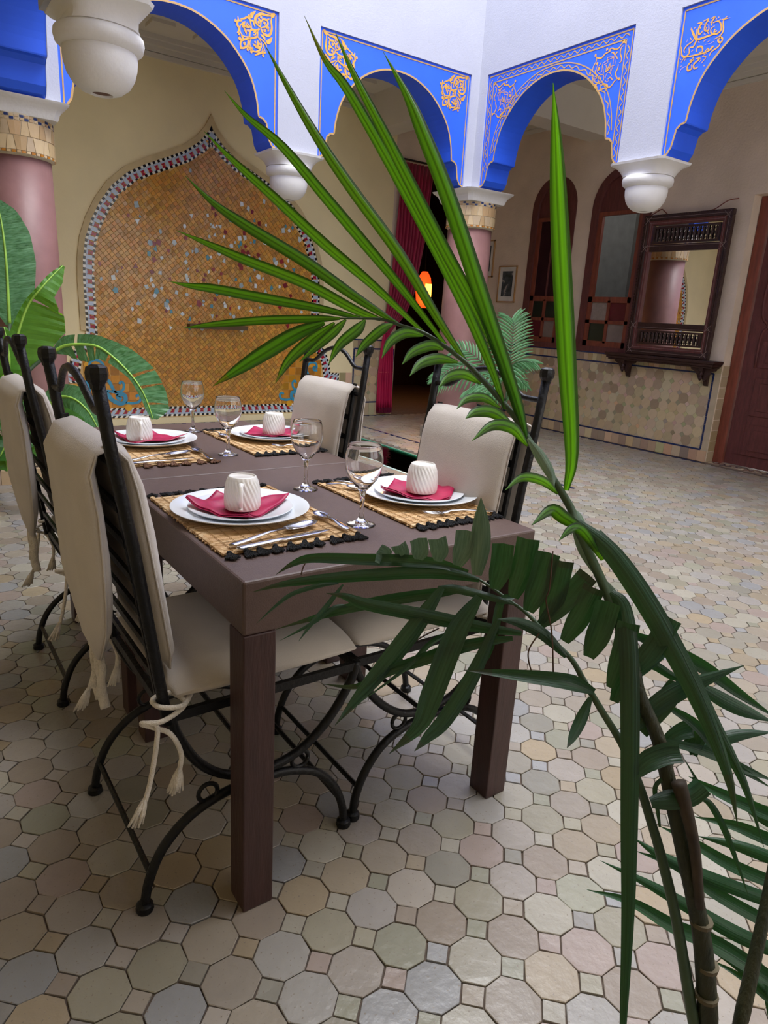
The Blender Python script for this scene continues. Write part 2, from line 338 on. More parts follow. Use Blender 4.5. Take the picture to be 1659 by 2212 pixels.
C_ = orn_local(ORN_C, DOT_C, .1320, (1440, 10), 'x', XR+.014, 2.27, 270.)

def gold_lines(par, ax, base, sg, s0, s1, braid=False):
    mb = MB(); pr = profile(s0, s1)
    q = [(s, z+.006) for s, z in pr]
    for i in range(len(q)-1): ribbon(mb, [q[i], q[i+1]], .014, ax, base, sg, n=1, d=.012)
    e = .022
    fr = [(s0+e, ZS+.03), (s0+e, ZP-e), (s1-e, ZP-e), (s1-e, ZS+.03)]
    for a, b in zip(fr[:-1], fr[1:]): ribbon(mb, [a, b], .010, ax, base, sg, n=1, d=.0115)
    if braid:
        e2 = .075; fr2 = [(s0+e2, ZS+.16), (s0+e2, ZP-e2), (s1-e2, ZP-e2), (s1-e2, ZS+.16)]
        for a, b in zip(fr2[:-1], fr2[1:]): ribbon(mb, [a, b], .010, ax, base, sg, n=1, d=.0115)
        c = (s0+s1)/2
        off = [(c+(s-c)*1.075 if abs(s-c) < .70 else s, z+.055) for s, z in pr if .14 < s-s0 < (s1-s0)-.14]
        for a, b in zip(off[:-1], off[1:]): ribbon(mb, [a, b], .009, ax, base, sg, n=1, d=.0115)
        def wave(path, amp=.011, step=.034):
            L = []; 
            for a, b in zip(path[:-1], path[1:]):
                a = Vector((*a, 0)); b = Vector((*b, 0)); n = max(1, int((b-a).length/step))
                for k in range(n): L.append(a.lerp(b, k/n))
            out = []
            for i, p in enumerate(L[:-1]):
                t = (L[i+1]-p).normalized(); nn = Vector((-t.y, t.x, 0)); out.append(p+nn*amp*(1 if i % 2 else -1))
            if len(out) > 2: ribbon(mb, [(p.x, p.y) for p in out], .008, ax, base, sg, n=3, d=.0112)
        m = (e+e2)/2; wave([(s0+m, ZS+.06), (s0+m, ZP-m)]); wave([(s0+m, ZP-m), (s1-m, ZP-m)]); wave([(s1-m, ZP-m), (s1-m, ZS+.06)])
        mid = [(c+(s-c)*1.04, z+.03) for s, z in pr if .14 < s-s0 < (s1-s0)-.14]
        L = [mid[0]]
        for p in mid[1:]:
            if (Vector(p)-Vector(L[-1])).length > .032: L.append(p)
        out = []
        for i, p in enumerate(L[:-1]):
            t = (Vector(L[i+1])-Vector(p)).normalized(); out.append((p[0]-t.y*.01*(1 if i % 2 else -1), p[1]+t.x*.01*(1 if i % 2 else -1)))
        ribbon(mb, out, .008, ax, base, sg, n=3, d=.0112)
    return build('gold_border', mb, PALEGOLD, par)

def arcade(name, ax, base, sg, lo, hi, bays):
    """upper wall + piers between the arch panels"""
    mb = MB()
    def slab(s0, s1, z0, z1, d0=0, d1=TH):
        a, b = P3(ax, s0, z0, d0, base, sg), P3(ax, s1, z1, d1, base, sg)
        mb.bb(min(a.x, b.x), max(a.x, b.x), min(a.y, b.y), max(a.y, b.y), z0, z1)
    slab(lo, hi, ZP, 8.0)
    edges = [lo]+[e for b in sorted(bays) for e in b]+[hi]
    for i in range(0, len(edges), 2):
        if edges[i+1]-edges[i] > .01: slab(edges[i], edges[i+1], ZS, ZP)
    o = struct(build(name, mb, WHITE))
    # navy shadow line round each recessed panel
    return o
back = arcade('wall_arcade_back', 'y', YB, 1, XL, XR, [(.61, 2.16), (2.513, 4.063)])
for s0, s1 in ((.61, 2.16), (2.513, 4.063)):
    p = arch_panel(back, 'y', YB, 1, s0, s1)
    gold_lines(p, 'y', YB, 1, s0, s1)
    put_orn(p, A_, 'y', YB, 1, s1, 1); put_orn(p, A_, 'y', YB, 1, s0, -1)
RB = [(2.635, 4.18), (.725, 2.27), (-1.19, .355)]
right = arcade('wall_arcade_right', 'x', XR, 1, YF, YB+TH, RB)
for i, (s0, s1) in enumerate(RB):
    p = arch_panel(right, 'x', XR, 1, s0, s1); gold_lines(p, 'x', XR, 1, s0, s1, braid=(i == 0))
    O = B_ if i == 0 else C_
    if i == 0: put_orn(p, B_, 'x', XR, 1, s0, 1, .8); put_orn(p, B_, 'x', XR, 1, s1, -1, .8)
    elif i == 1: put_orn(p, C_, 'x', XR, 1, s1, 1, .68)
left = arcade('wall_arcade_left', 'x', XL, -1, YF, YB+TH, RB)
for s0, s1 in RB:
    p = arch_panel(left, 'x', XL, -1, s0, s1); gold_lines(p, 'x', XL, -1, s0, s1)
front = struct(build('wall_arcade_front', MB().bb(XL-TH, XR+TH, YF-TH, YF, ZP, 8.0).bb(XL-TH, XL, YF-TH, YF, 0, ZP).bb(XR, XR+TH, YF-TH, YF, 0, ZP), WHITE))
# galleries: outer walls and ceilings
def slabmesh(*bs):
    mb = MB()
    for b in bs: mb.bb(*b)
    return mb
wl = struct(build('wall_left', slabmesh((XWL-.15, XWL, YWF, YW+.15, 0, ZC)), CREAM))
DX0, DX1, DZ = 4.76, 5.60, 2.98
wb = struct(build('wall_back', slabmesh((XWL, 4.62, YW, YW+.15, 0, ZC)), CREAM))
wb2 = struct(build('wall_back_right', slabmesh((4.62, DX0, YW, YW+.15, 0, ZC), (DX1, XW+.4, YW, YW+.15, 0, ZC), (DX0, DX1, YW, YW+.15, DZ, ZC)), TAUPE))
# right wall with two window openings and the door recess
W1 = (4.63, 5.30, .965, 2.88); W2 = (3.64, 4.40, .965, 2.88)
def arched_wall():
    mb = MB(); x0, x1 = XW, XW+.22
    mb.bb(x0, x1, W1[1], YW+.15, 0, ZC); mb.bb(x0, x1, W2[1], W1[0], 0, ZC); mb.bb(x0, x1, 2.59, W2[0], 0, ZC); mb.bb(x0, x1, YWF, .55, 0, ZC)
    mb.bb(x0, x1, .55, 2.59, 2.46, ZC)
    for y0, y1, z0, z1 in (W1, W2):
        mb.bb(x0, x1, y0, y1, 0, z0); c = (y0+y1)/2; r = (y1-y0)/2; zs = z1-r*1.05; n = 20
        pts = [(c-r*math.cos(PI*k/n), zs+r*1.05*math.sin(PI*k/n)) for k in range(n+1)]
        b = len(mb.v)
        for y, z in pts: mb.v += [Vector((x0, y, z)), Vector((x0, y, ZC)), Vector((x1, y, z)), Vector((x1, y, ZC))]
        for k in range(n):
            a = b+4*k; c2 = a+4; mb.face((a, c2, c2+1, a+1)); mb.face((a+2, a+3, c2+3, c2+2)); mb.face((a, a+2, c2+2, c2))
    return mb
wr = struct(build('wall_right', arched_wall(), TAUPE))
wf = struct(build('wall_front', slabmesh((XWL, XW+.2, YWF-.15, YWF, 0, .9), (XWL, XW+.2, YWF-.15, YWF, 3.2, ZC), (XWL, .3, YWF-.15, YWF, .9, 3.2), (1.9, 2.2, YWF-.15, YWF, .9, 3.2), (XW-.3, XW+.2, YWF-.15, YWF, .9, 3.2)), CREAM))  # window openings added out of view so sky light fills the dark galleries
ce = MB()
ce.bb(XWL-.15, XL-TH, YWF-.15, YW+.15, ZC, ZC+.12).bb(XR+TH, XW+.3, YWF-.15, YW+.15, ZC, ZC+.12).bb(XL-TH, XR+TH, YB+TH, YW+.15, ZC, ZC+.12).bb(XL-TH, XR+TH, YWF-.15, YF-TH, ZC, ZC+.12)
ceiling = struct(build('ceiling', ce, CEIL))
# coffer blocks on the ceiling
cb = MB()
for i in range(12):
    for j in range(3):
        x = .5+i*.42; y = YB+TH+.35+j*.42; cb.bb(x-.1, x+.1, y-.1, y+.1, ZC-.03, ZC+.01)
struct(build('trim_ceiling_coffers', cb, CEIL, ceiling))
# stepped cornices
def cornice(name, segs, m):
    mb = MB()
    for (xa, ya, xb, yb, nx, ny) in segs:
        for dz, dd in ((0, .13), (-.04, .10), (-.075, .055), (-.12, .03)):
            x0, x1 = sorted((xa, xb)); y0, y1 = sorted((ya, yb))
            if nx: x0, x1 = sorted((xa, xa+nx*dd))
            if ny: y0, y1 = sorted((ya, ya+ny*dd))
            mb.bb(x0, x1, y0, y1, ZC+dz-.04, ZC+dz)
    return struct(build(name, mb, m))
cornice('trim_1', [(XWL, YW, XW, YW, 0, -1), (XL-TH, YB+TH, XR+TH, YB+TH, 0, 1), (XW, YWF, XW, YW, -1, 0), (XR+TH, YF, XR+TH, YB+TH, 1, 0)], CEIL)
# beam crossing the gallery corner from the column to the walls
struct(build('trim_2', slabmesh((XR+TH, XW, YB+.02, YB+TH, 3.18, ZC), (XR+.02, XR+TH, YB+TH, YW, 3.18, ZC)), CEIL))
# dark rooms behind doorway and windows
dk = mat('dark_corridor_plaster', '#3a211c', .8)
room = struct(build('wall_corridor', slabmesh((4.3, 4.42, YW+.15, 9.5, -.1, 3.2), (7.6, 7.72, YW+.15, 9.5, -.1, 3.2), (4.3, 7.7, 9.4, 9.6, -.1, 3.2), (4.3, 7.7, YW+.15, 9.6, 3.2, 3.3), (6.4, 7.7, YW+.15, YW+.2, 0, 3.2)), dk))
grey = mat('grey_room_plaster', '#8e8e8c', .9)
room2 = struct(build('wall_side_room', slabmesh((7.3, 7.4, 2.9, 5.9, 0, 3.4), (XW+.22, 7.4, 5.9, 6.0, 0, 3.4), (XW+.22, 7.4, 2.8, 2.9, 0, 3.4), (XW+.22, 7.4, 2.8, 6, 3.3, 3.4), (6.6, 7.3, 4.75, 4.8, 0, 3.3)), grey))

sl = bpy.data.lights.new('side_room_fill', 'POINT'); sl.energy = 9; sl.shadow_soft_size = .2; slo = bpy.data.objects.new('side_room_fill', sl); COL.objects.link(slo); slo.location = (6.9, 3.4, 2.9)  # added unseen fill light, keeps the room behind the open window from going black
# ------------------------------------------------------------------ floor
fl = struct(build('floor', slabmesh((XWL, 2.86, YWF, 9.5, -.3, -.006), (3.43, 7.7, YWF, 9.5, -.3, -.006), (2.86, 3.43, YWF, 2.95, -.3, -.006), (2.86, 3.43, 5.0, 9.5, -.3, -.006)), GROUT))
_mean = lin('#b8ab9b')[:3]
TC = [tuple((.75*c+.25*m_)*.60 for c, m_ in zip(lin(h)[:3], _mean)) for h in ['#b9aea0', '#c5c0b0', '#b0ab9d', '#c4b8a6', '#b2b39e', '#b4b7bb', '#bdaaa2', '#c6bdb2', '#b6b4b0', '#bcb3aa', '#a9a79b', '#c9c4b4', '#bdae96', '#beab8c', '#b5b09a', '#bdb8b4', '#a89a8c']]
PT, OX, OY = .1069, .239, -.131
def oct_mesh(R, h, seed, sq=False, th=.0065, col=(1, 1, 1), nz=1):
    rnd = random.Random(seed); mb = MB(); mb.cc = col
    g = .0012
    if sq: a = h; base = [(a, 0), (0, a), (-a, 0), (0, -a)]
    else:
        a = R; c = R*.40
        base = [(a, -c), (a, c), (c, a), (-c, a), (-a, c), (-a, -c), (-c, -a), (c, -a)]
    base = [(x*(1-g/max(a, .01))+rnd.uniform(-.0013, .0013), y*(1-g/max(a, .01))+rnd.uniform(-.0013, .0013)) for x, y in base]
    dz = [rnd.uniform(-.0006, .0006) for _ in base]
    top = [Vector((x*.975, y*.975, d)) for (x, y), d in zip(base, dz)]
    mid = [Vector((x, y, d-.0012)) for (x, y), d in zip(base, dz)]
    bot = [Vector((x, y, -th)) for x, y in base]
    return mb.loft([bot, mid, top])
NV = 34
OM = []; SM = []
for k in range(NV):
    c = TC[k % len(TC)]; v = rc(.88, 1.08); c = tuple(x*v for x in c)
    OM.append((oct_mesh(PT/2, 0, k, col=c)).mesh('octagonal_tile', TILE)); 
    c = TC[(k*5+3) % len(TC)]; v = rc(.85, 1.12); c = tuple(x*v for x in c)
    SM.append((oct_mesh(0, PT*.285, 100+k, sq=True, col=c)).mesh('square_tile', TILE))
octs = []; sqs = []
def blocked(x, y):
    return (2.84 < x < 3.45 and 2.93 < y < 5.02)
for i in range(-16, 62):
    for j in range(-22, 62):
        x, y = OX+PT*i, OY+PT*j
        for lst, (a, b) in ((octs, (x, y)), (sqs, (x+PT/2, y+PT/2))):
            if not (XWL < a < XW-.06 and YWF < b < YW-.06) or blocked(a, b) or abs(a-3.84) < .03 and b > 2.3: continue
            q = proj((a, b, 0))
            if q is None or not (-1500 < q[0] < 2900 and 450 < q[1] < 4200): continue
            infr = -20 < q[0] < 1680 and q[1] < 2240
            # not under the plant pot side, nearest in-frame tiles become parts of their own
            lst.append((q[2] if infr else 99+q[2], a, b))
def lay(lst, meshes, name):
    lst.sort(); mb = MB()
    for k, (d, x, y) in enumerate(lst):
        if k < 300:
            o = link(name, random.choice(meshes), fl, (x, y, rc(-.0006, .0006)), random.choice((0, PI/2, PI, 3*PI/2)))
        else:
            me = random.choice(meshes); b = len(mb.v); z = rc(-.0008, .0008)
            col = tuple(me.color_attributes['tint'].data[0].color)[:3]
            mb.v += [v.co+Vector((x, y, z)) for v in me.vertices]
            for p in me.polygons: mb.face([b+i for i in p.vertices], col)
    o = build(name+'_field', mb, TILE, fl, stuff=True)
lay(octs, OM, 'octagonal_tile'); lay(sqs, SM, 'square_tile')
# navy inset line in the floor and border lines at the walls
mb = MB()
for k in range(40):
    y = 2.35+k*.095
    if y < 6.1: mb.bb(3.828, 3.852, y+.003, y+.09, -.006, .0005)
for k in range(60):
    y = 2.6+k*.06
    if y < 6.1: mb.bb(XW-.05, XW-.035, y+.003, y+.055, -.006, .0008)
for k in range(70):
    x = .6+k*.06
    if x < 4.7: mb.bb(x+.003, x+.055, YW-.05, YW-.035, -.006, .0008)
build('navy_tile_line', mb, NAVYT, fl, stuff=True)

# ------------------------------------------------------------------ pool
pool = thing('pool', 'narrow sunken green water basin in the floor behind the table', 'pool', (3.145, 3.98, 0))
PGREEN = mat('green_pool_tile', '#5fb59a', .3, var=.35, scale=12, col2='#3d8f7a')
build('basin', slabmesh((2.86, 3.43, 2.95, 5.0, -.15, -.13), (2.86, 2.875, 2.95, 5.0, -.3, -.004), (3.415, 3.43, 2.95, 5.0, -.3, -.004), (2.875, 3.415, 2.95, 2.965, -.3, -.004), (2.875, 3.415, 4.985, 5.0, -.3, -.004)), PGREEN, pool)
wm = bpy.data.materials.new('water'); wm.use_nodes = True; nt = wm.node_tree; N = nt.nodes
for n in list(N):
    if n.type != 'OUTPUT_MATERIAL': N.remove(n)
tr = N.new('ShaderNodeBsdfTransparent'); tr.inputs[0].default_value = lin('#9fd8c4'); gl = N.new('ShaderNodeBsdfGlossy'); gl.inputs['Roughness'].default_value = .03
fr = N.new('ShaderNodeFresnel'); fr.inputs[0].default_value = 1.45; mx = N.new('ShaderNodeMixShader')
nt.links.new(fr.outputs[0], mx.inputs[0]); nt.links.new(tr.outputs[0], mx.inputs[1]); nt.links.new(gl.outputs[0], mx.inputs[2]); nt.links.new(mx.outputs[0], N['Material Output'].inputs[0])
nzw = N.new('ShaderNodeTexNoise'); nzw.inputs['Scale'].default_value = 14; bw = N.new('ShaderNodeBump'); bw.inputs['Strength'].default_value = .12; bw.inputs['Distance'].default_value = .02
nt.links.new(nzw.outputs[0], bw.inputs['Height']); nt.links.new(bw.outputs[0], gl.inputs['Normal'])
build('water_surface', slabmesh((2.875, 3.415, 2.965, 4.985, -.016, -.011)), wm, pool)
mb = MB(); PCO = mat('pale_coping_tile', '#b9d3cc', .3, var=.1)
for k in range(20):
    y = 2.96+k*.101
    mb.bb(2.845, 2.872, y+.002, y+.099, -.006, .002)
build('coping_tiles', mb, PCO, pool, stuff=True)

# ------------------------------------------------------------------ columns
CT = [lin(h)[:3] for h in ['#c9ae84', '#b99b72', '#d3bb94', '#c2a27a', '#cdb490', '#bfa98a']]
def column(label, cx, cy):
    t = thing('column', label, 'column', (cx, cy, 0))
    build('shaft', MB().lathe([(.235, .14), (.228, .3), (.222, 1.2), (.213, 2.09)], 40, (cx, cy, 0)), ROSE, t, smooth='all')
    build('base', MB().box((cx, cy, .06), (.25, .25, .06)).lathe([(.25, .12), (.25, .15), (.236, .165)], 32, (cx, cy, 0)), mat('grey_plinth', '#8f8378', .7), t, smooth=30)
    rr = .232
    build('collar_core', MB().lathe([(.213, 2.075), (rr, 2.085), (rr+.006, 2.315)], 40, (cx, cy, 0)), mat('pale_mortar', '#cfc3a8', .8), t, smooth=30)
    def seg(a0, a1, b0, b1, z0, z1, r, col):
        m = MB(); m.cc = col
        def pt(a, z, d): return Vector((cx+(r+d)*math.cos(a), cy+(r+d)*math.sin(a), z))
        am0, am1 = (a0+a1)/2, (b0+b1)/2
        I = [pt(a0, z0, 0), pt(am0, z0, 0), pt(a1, z0, 0), pt(b1, z1, 0), pt(am1, z1, 0), pt(b0, z1, 0)]
        O = [pt(a0, z0, .007), pt(am0, z0, .007), pt(a1, z0, .007), pt(b1, z1, .007), pt(am1, z1, .007), pt(b0, z1, .007)]
        return m.loft([I, O])
    n = 26; g = .008
    for row, (z0, z1) in enumerate(((2.105, 2.185), (2.19, 2.27))):
        for k in range(n):
            a = 2*PI*(k+.5*row)/n; a1 = a+2*PI/n; w_ = .05*(1 if k % 2 else -1)*(1 if row else -1)
            build('collar_tile', seg(a+g, a1-g, a+g+w_, a1-g-w_, z0, z1, rr+.001, random.choice(CT)), WTILE, t)
    m = MB()
    for zz in (2.088, 2.275, 2.292):
        for k in range(52):
            a = 2*PI*k/52; q = seg(a+.012, a+2*PI/52-.012, a+.012, a+2*PI/52-.012, zz, zz+.014, rr+.002, None)
            c = lin('#26386e')[:3] if (zz > 2.2 and (k % 3 == (0 if zz > 2.28 else 1))) else (lin('#b5772f')[:3] if zz < 2.2 and k % 2 else random.choice(CT))
            b = len(m.v); m.v += q.v
            for f in q.f: m.face([b+i for i in f], c)
    build('collar_small_tiles', m, WTILE, t, stuff=True)
    # square white abacus, concave corbels
    rings = []
    for z, h in ((2.31, .232), (2.325, .24), (2.345, .245), (2.365, .255), (2.385, .275), (2.40, .295), (2.41, .30)):
        c = h*.86; rings.append([Vector((cx+x, cy+y, z)) for x, y in ((h, -c), (h, 0), (h, c), (c, h), (0, h), (-c, h), (-h, c), (-h, 0), (-h, -c), (-c, -h), (0, -h), (c, -h))])
    build('abacus', MB().loft(rings), PWHITE, t, smooth=30)
    # pier filling the corner above the abacus
    return t
column('rose plastered corner column between the two blue arch rows, behind the right chairs', 4.345, 4.455)
column('rose plastered column at the left edge behind the banana plant', .345, 4.455)
struct(build('trim_corner_piers', slabmesh((XR, XR+TH, YB, YB+TH, ZS, 8.0), (XL-TH, XL, YB, YB+TH, ZS, 8.0)), WHITE))

# ------------------------------------------------------------------ hanging pendant capitals
def pendant(label, cx, cy, wx, wy):
    t = thing('pendant_capital', label, 'pendant', (cx, cy, 2.08), group='white pendants hanging between the arches')
    rings = []; n = 32
    for z, e, rd in ((2.42, .055, 0), (2.405, .05, 0), (2.385, .02, .15), (2.36, 0, .3), (2.335, -.01, .6), (2.325, -.01, .8)):
        R = []
        for k in range(n):
            a = 2*PI*k/n+PI/n; c, s_ = math.cos(a), math.sin(a); m_ = max(abs(c), abs(s_)); hx, hy = wx/2+e, wy/2+e
            sq = Vector((c/m_*hx, s_/m_*hy, 0)); ci = Vector((c*.18, s_*.18, 0)); p = sq.lerp(ci, rd)
            R.append(Vector((cx, cy, z))+p)
        rings.append(R)
    build('abacus', MB().loft(rings), PWHITE, t, smooth=35)
    pr = [(.10, 2.335), (.165, 2.33), (.182, 2.315), (.185, 2.295), (.178, 2.27), (.158, 2.255), (.147, 2.25)]
    build('ring', MB().lathe(pr[::-1], 40, (cx, cy, 0)), PWHITE, t, smooth=60)
    pr = [(.147, 2.255), (.152, 2.25), (.154, 2.23), (.151, 2.20), (.14, 2.16), (.118, 2.125), (.085, 2.10), (.048, 2.088), (.046, 2.088), (.04, 2.10), (.02, 2.10)]
    build('bowl', MB().lathe(pr, 40, (cx, cy, 0)), PWHITE, t, smooth=60)
    build('socket', MB().lathe([(.043, 2.0965), (.043, 2.0995)], 20, (cx, cy, 0)), mat('rust_socket', '#6d5146', .8), t)
    return t
pendant('large white plaster pendant in the upper left corner, nearest the camera', XL-.10, 2.45, .25, .365)
pendant('white plaster pendant between the two back arches, beside the mosaic', 2.337, YB+.15, .353, .28)
pendant('white plaster pendant on the right arcade, above the mirror', XR+.15, 2.4525, .28, .365)
pendant('white plaster pendant overhead on the left arcade, above the table', XL-.10, .54, .25, .37)
pendant('white plaster pendant of the right arcade nearest the front', XR+.15, .54, .28, .37)

# ------------------------------------------------------------------ mosaic wall fountain
mo = thing('mosaic_fountain', 'arched ochre mosaic fountain panel set into the cream back wall', 'mosaic', (2.365, YW, 0))
CX = 2.365
outR = [(0, 2.93), (.02, 2.885), (.13, 2.76), (.28, 2.655), (.457, 2.572), (.66, 2.48), (.83, 2.385), (.98, 2.25), (1.09, 2.10), (1.18, 1.93), (1.24, 1.76), (1.27, 1.58), (1.28, 1.4), (1.278, 1.2), (1.278, .92), (1.31, .86), (1.36, .80), (1.41, .72), (1.44, .64), (1.46, .53), (1.58, .53), (1.58, .07)]
def inset(poly, d):
    out = []; n = len(poly)
    for i in range(n):
        a = Vector((*poly[i-1], 0)); b = Vector((*poly[i], 0)); c = Vector((*poly[(i+1) % n], 0))
        t1 = (b-a).normalized(); t2 = (c-b).normalized(); n1 = Vector((-t1.y, t1.x, 0)); n2 = Vector((-t2.y, t2.x, 0))
        m_ = (n1+n2); m_ = m_/max(.35, m_.length_squared)*2 if m_.length > .01 else n1
        p = b+m_*d*.5*1.0 if False else b+(n1+n2).normalized()*d/max(.5, (n1+n2).normalized().dot(n1))
        out.append((p.x, p.y))
    return out
polyO = [(CX+s, z) for s, z in outR]+[(CX-s, z) for s, z in outR[::-1][:-1]]    # clockwise from apex
sgn = -1
polyI = inset(polyO, -.105)
def inside(p, poly):
    x, y = p; c = False
    for i in range(len(poly)):
        x1, y1 = poly[i-1]; x2, y2 = poly[i]
        if (y1 > y) != (y2 > y) and x < (x2-x1)*(y-y1)/(y2-y1)+x1: c = not c
    return c
if inside(polyI[5], polyO) is False: polyI = inset(polyO, .105)
def dens(poly, st):
    out = []; n = len(poly)
    for i in range(n):
        a = Vector((*poly[i], 0)); b = Vector((*poly[(i+1) % n], 0)); k = max(1, round((b-a).length/st))
        for q in range(k): out.append(a.lerp(b, q/k))
    return out
yb = YW-.001
build('backing', MB().prism([(x, YW+.004, z) for x, z in polyO], (0, -.012, 0)), PGROUT, mo)
# plaster raised rim round the arch
rim = MB(); L = dens(polyO[:], .05); 
po = inset(polyO, .05 if not inside(inset(polyO, .05)[5], polyO) else -.05)
pts_in = [p for p in polyO]; b0 = 0
k0 = [i for i, (x, z) in enumerate(polyO) if z > .95]
for i in range(len(polyO)):
    j = (i+1) % len(polyO)
    if polyO[i][1] < .9 or polyO[j][1] < .9: continue
    a, b, c, d = polyO[i], polyO[j], po[j], po[i]
    rim.prism([(a[0], YW, a[1]), (b[0], YW, b[1]), (c[0], YW, c[1]), (d[0], YW, d[1])], (0, -.022, 0))
build('plaster_rim', rim, mat('rim_plaster', '#cdb88c', .85), mo, label='raised plaster rim following the arch')
OCH = [tuple(1.45*c for c in lin(h)[:3]) for h in ['#a8701f', '#b67a26', '#9b661d', '#ad7526', '#8f5d22', '#b98030', '#a46e2c', '#c08a35', '#7f5420']]
tiles = []; st = .041; ca, sa = math.cos(math.radians(40)), math.sin(math.radians(40))
scrollbox = lambda x, z: z < .72 and abs(x-CX) > .84
for i in range(-70, 70):
    for j in range(-70, 70):
        u, v = i*st*1.0, j*st*.92
        x = CX+u*ca-v*sa; z = 1.4+u*sa+v*ca
        if z < .17 or z > 2.8 or not inside((x, z), polyI) or scrollbox(x, z): continue
        tiles.append((x, z))
def mtile(hx, hz, col, y0, seed):
    r = random.Random(seed); m = MB(); m.cc = col
    R = Matrix.Rotation(-math.radians(40), 3, 'Y')
    t = [r.uniform(-.0012, .0012) for _ in range(4)]
    q = [(-hx, -hz), (hx, -hz), (hx, hz), (-hx, hz)]
    bot = [R @ Vector((a, 0, b)) for a, b in q]; top = [R @ Vector((a*.95, -.0055+t[k], b*.95)) for k, (a, b) in enumerate(q)]
    return m.loft([bot, top])
MM = [mtile(st*.475, st*.92*.47, tuple(.62*c*rc(.82, 1.1)+.38*m_ for c, m_ in zip(OCH[k % len(OCH)], (.66, .37, .10))), 0, k).mesh('mosaic_tile', MOS) for k in range(45)]
random.shuffle(tiles); field = MB()
for k, (x, z) in enumerate(tiles):
    me = random.choice(MM)
    if k < 300: link('mosaic_tile', me, mo, (x-CX, -.009, z))
    else:
        b = len(field.v); col = tuple(me.color_attributes['tint'].data[0].color)[:3]
        field.v += [v.co+Vector((x, YW-.009, z)) for v in me.vertices]
        for p in me.polygons: field.face([b+i for i in p.vertices], col)
build('mosaic_field', field, MOS, mo, stuff=True)
# large square tiles in the two lower corners
cm = MB()
for sx in (-1, 1):
    for i in range(8):
        for j in range(7):
            x = CX+sx*(.86+i*.085); z = .205+j*.085
            if inside((x-.035, z), polyI) and inside((x+.035, z), polyI) and inside((x, z+.03), polyI):
                cm.cc = tuple(c*rc(.9, 1.1) for c in OCH[(i*3+j) % 6]); cm.bb(x-.040, x+.040, YW-.0135, YW-.008, z-.040, z+.040)
build('corner_tiles', cm, MOS, mo, stuff=True)
# shards scattered, denser low right
SH = [lin(h)[:3] for h in ['#e8eef2', '#c4d0d4', '#4f93a8', '#8f1f30', '#d89a3a', '#d3dde0', '#9fb3bd', '#7e1a2c']]
n = 0; placed = []
while n < 210:
    x = random.gauss(CX+.12, .62); z = random.gauss(1.42, .33)+abs(random.gauss(0, .2))
    if not inside((x, z), polyI) or z > 2.5 or z < .98: continue
    if any(abs(a-x)+abs(b-z) < .035 for a, b in placed): continue
    placed.append((x, z)); k = random.choice((3, 4, 4, 5)); R = rc(.018, .036); a0 = rc(0, 6); m = MB(); m.cc = random.choice(SH)
    m.prism([(x+R*rc(.6, 1)*math.cos(a0+2*PI*q/k), YW-.0138, z+R*rc(.7, 1.3)*math.sin(a0+2*PI*q/k)) for q in range(k)], (0, -.003+rc(-.001, 0), 0))
    build('mosaic_shard', m, MOS, mo); n += 1
# border: checks + lilac band with red lozenges
bm_ = MB(); WHT = lin('#f0ede0')[:3]; BLK = lin('#15161c')[:3]; LIL = lin('#b9c8dc')[:3]; RED = lin('#a81a3c')[:3]
def path(d):
    q = inset(polyO, -d); 
    if not inside(q[5], polyO): q = inset(polyO, d)
    return q
rows = [path(e) for e in (.002, .024, .082, .104)]
def strip(ra, rb, stp, colf, y=.0165):
    A_l, B_l = [], []
    cnt = 0
    for i in range(len(ra)):
        j = (i+1) % len(ra)
        a0, a1 = Vector((*ra[i], 0)), Vector((*ra[j], 0)); b0_, b1 = Vector((*rb[i], 0)), Vector((*rb[j], 0))
        k = max(1, round(((a1-a0).length+(b1-b0_).length)/2/stp))
        for q in range(k):
            u0, u1 = q/k+.05/k, (q+1)/k-.05/k
            c = [a0.lerp(a1, u0), a0.lerp(a1, u1), b0_.lerp(b1, u1), b0_.lerp(b1, u0)]
            colf(cnt, c); cnt += 1
def quad(c, col, y=.0155):
    bm_.cc = col; bm_.prism([(p.x, YW-.0085, p.y) for p in c], (0, -.006+rc(-.0006, .0006), 0))
strip(rows[0], rows[1], .026, lambda n_, c: quad(c, WHT if n_ % 2 else BLK))
strip(rows[2], rows[3], .026, lambda n_, c: quad(c, BLK if n_ % 2 else WHT))
def mid(n_, c):
    a, b, c2, d = c
    if n_ % 2: quad(c, LIL)
    else:
        m1, m2 = a.lerp(d, .5), b.lerp(c2, .5); e = .012
        quad([a, b, b.lerp(c2, .28), a.lerp(d, .28)], LIL)
        quad([a.lerp(d, .3), b.lerp(c2, .3), b.lerp(c2, .62).lerp(a.lerp(d, .62), .2), a.lerp(d, .62).lerp(b.lerp(c2, .62), .2)], RED)
        quad([a.lerp(d, .64).lerp(b.lerp(c2, .64), .25), b.lerp(c2, .64).lerp(a.lerp(d, .64), .25), c2, d], RED)
strip(rows[1], rows[2], .040, mid)
build('border_tiles', bm_, MOS, mo, stuff=True)
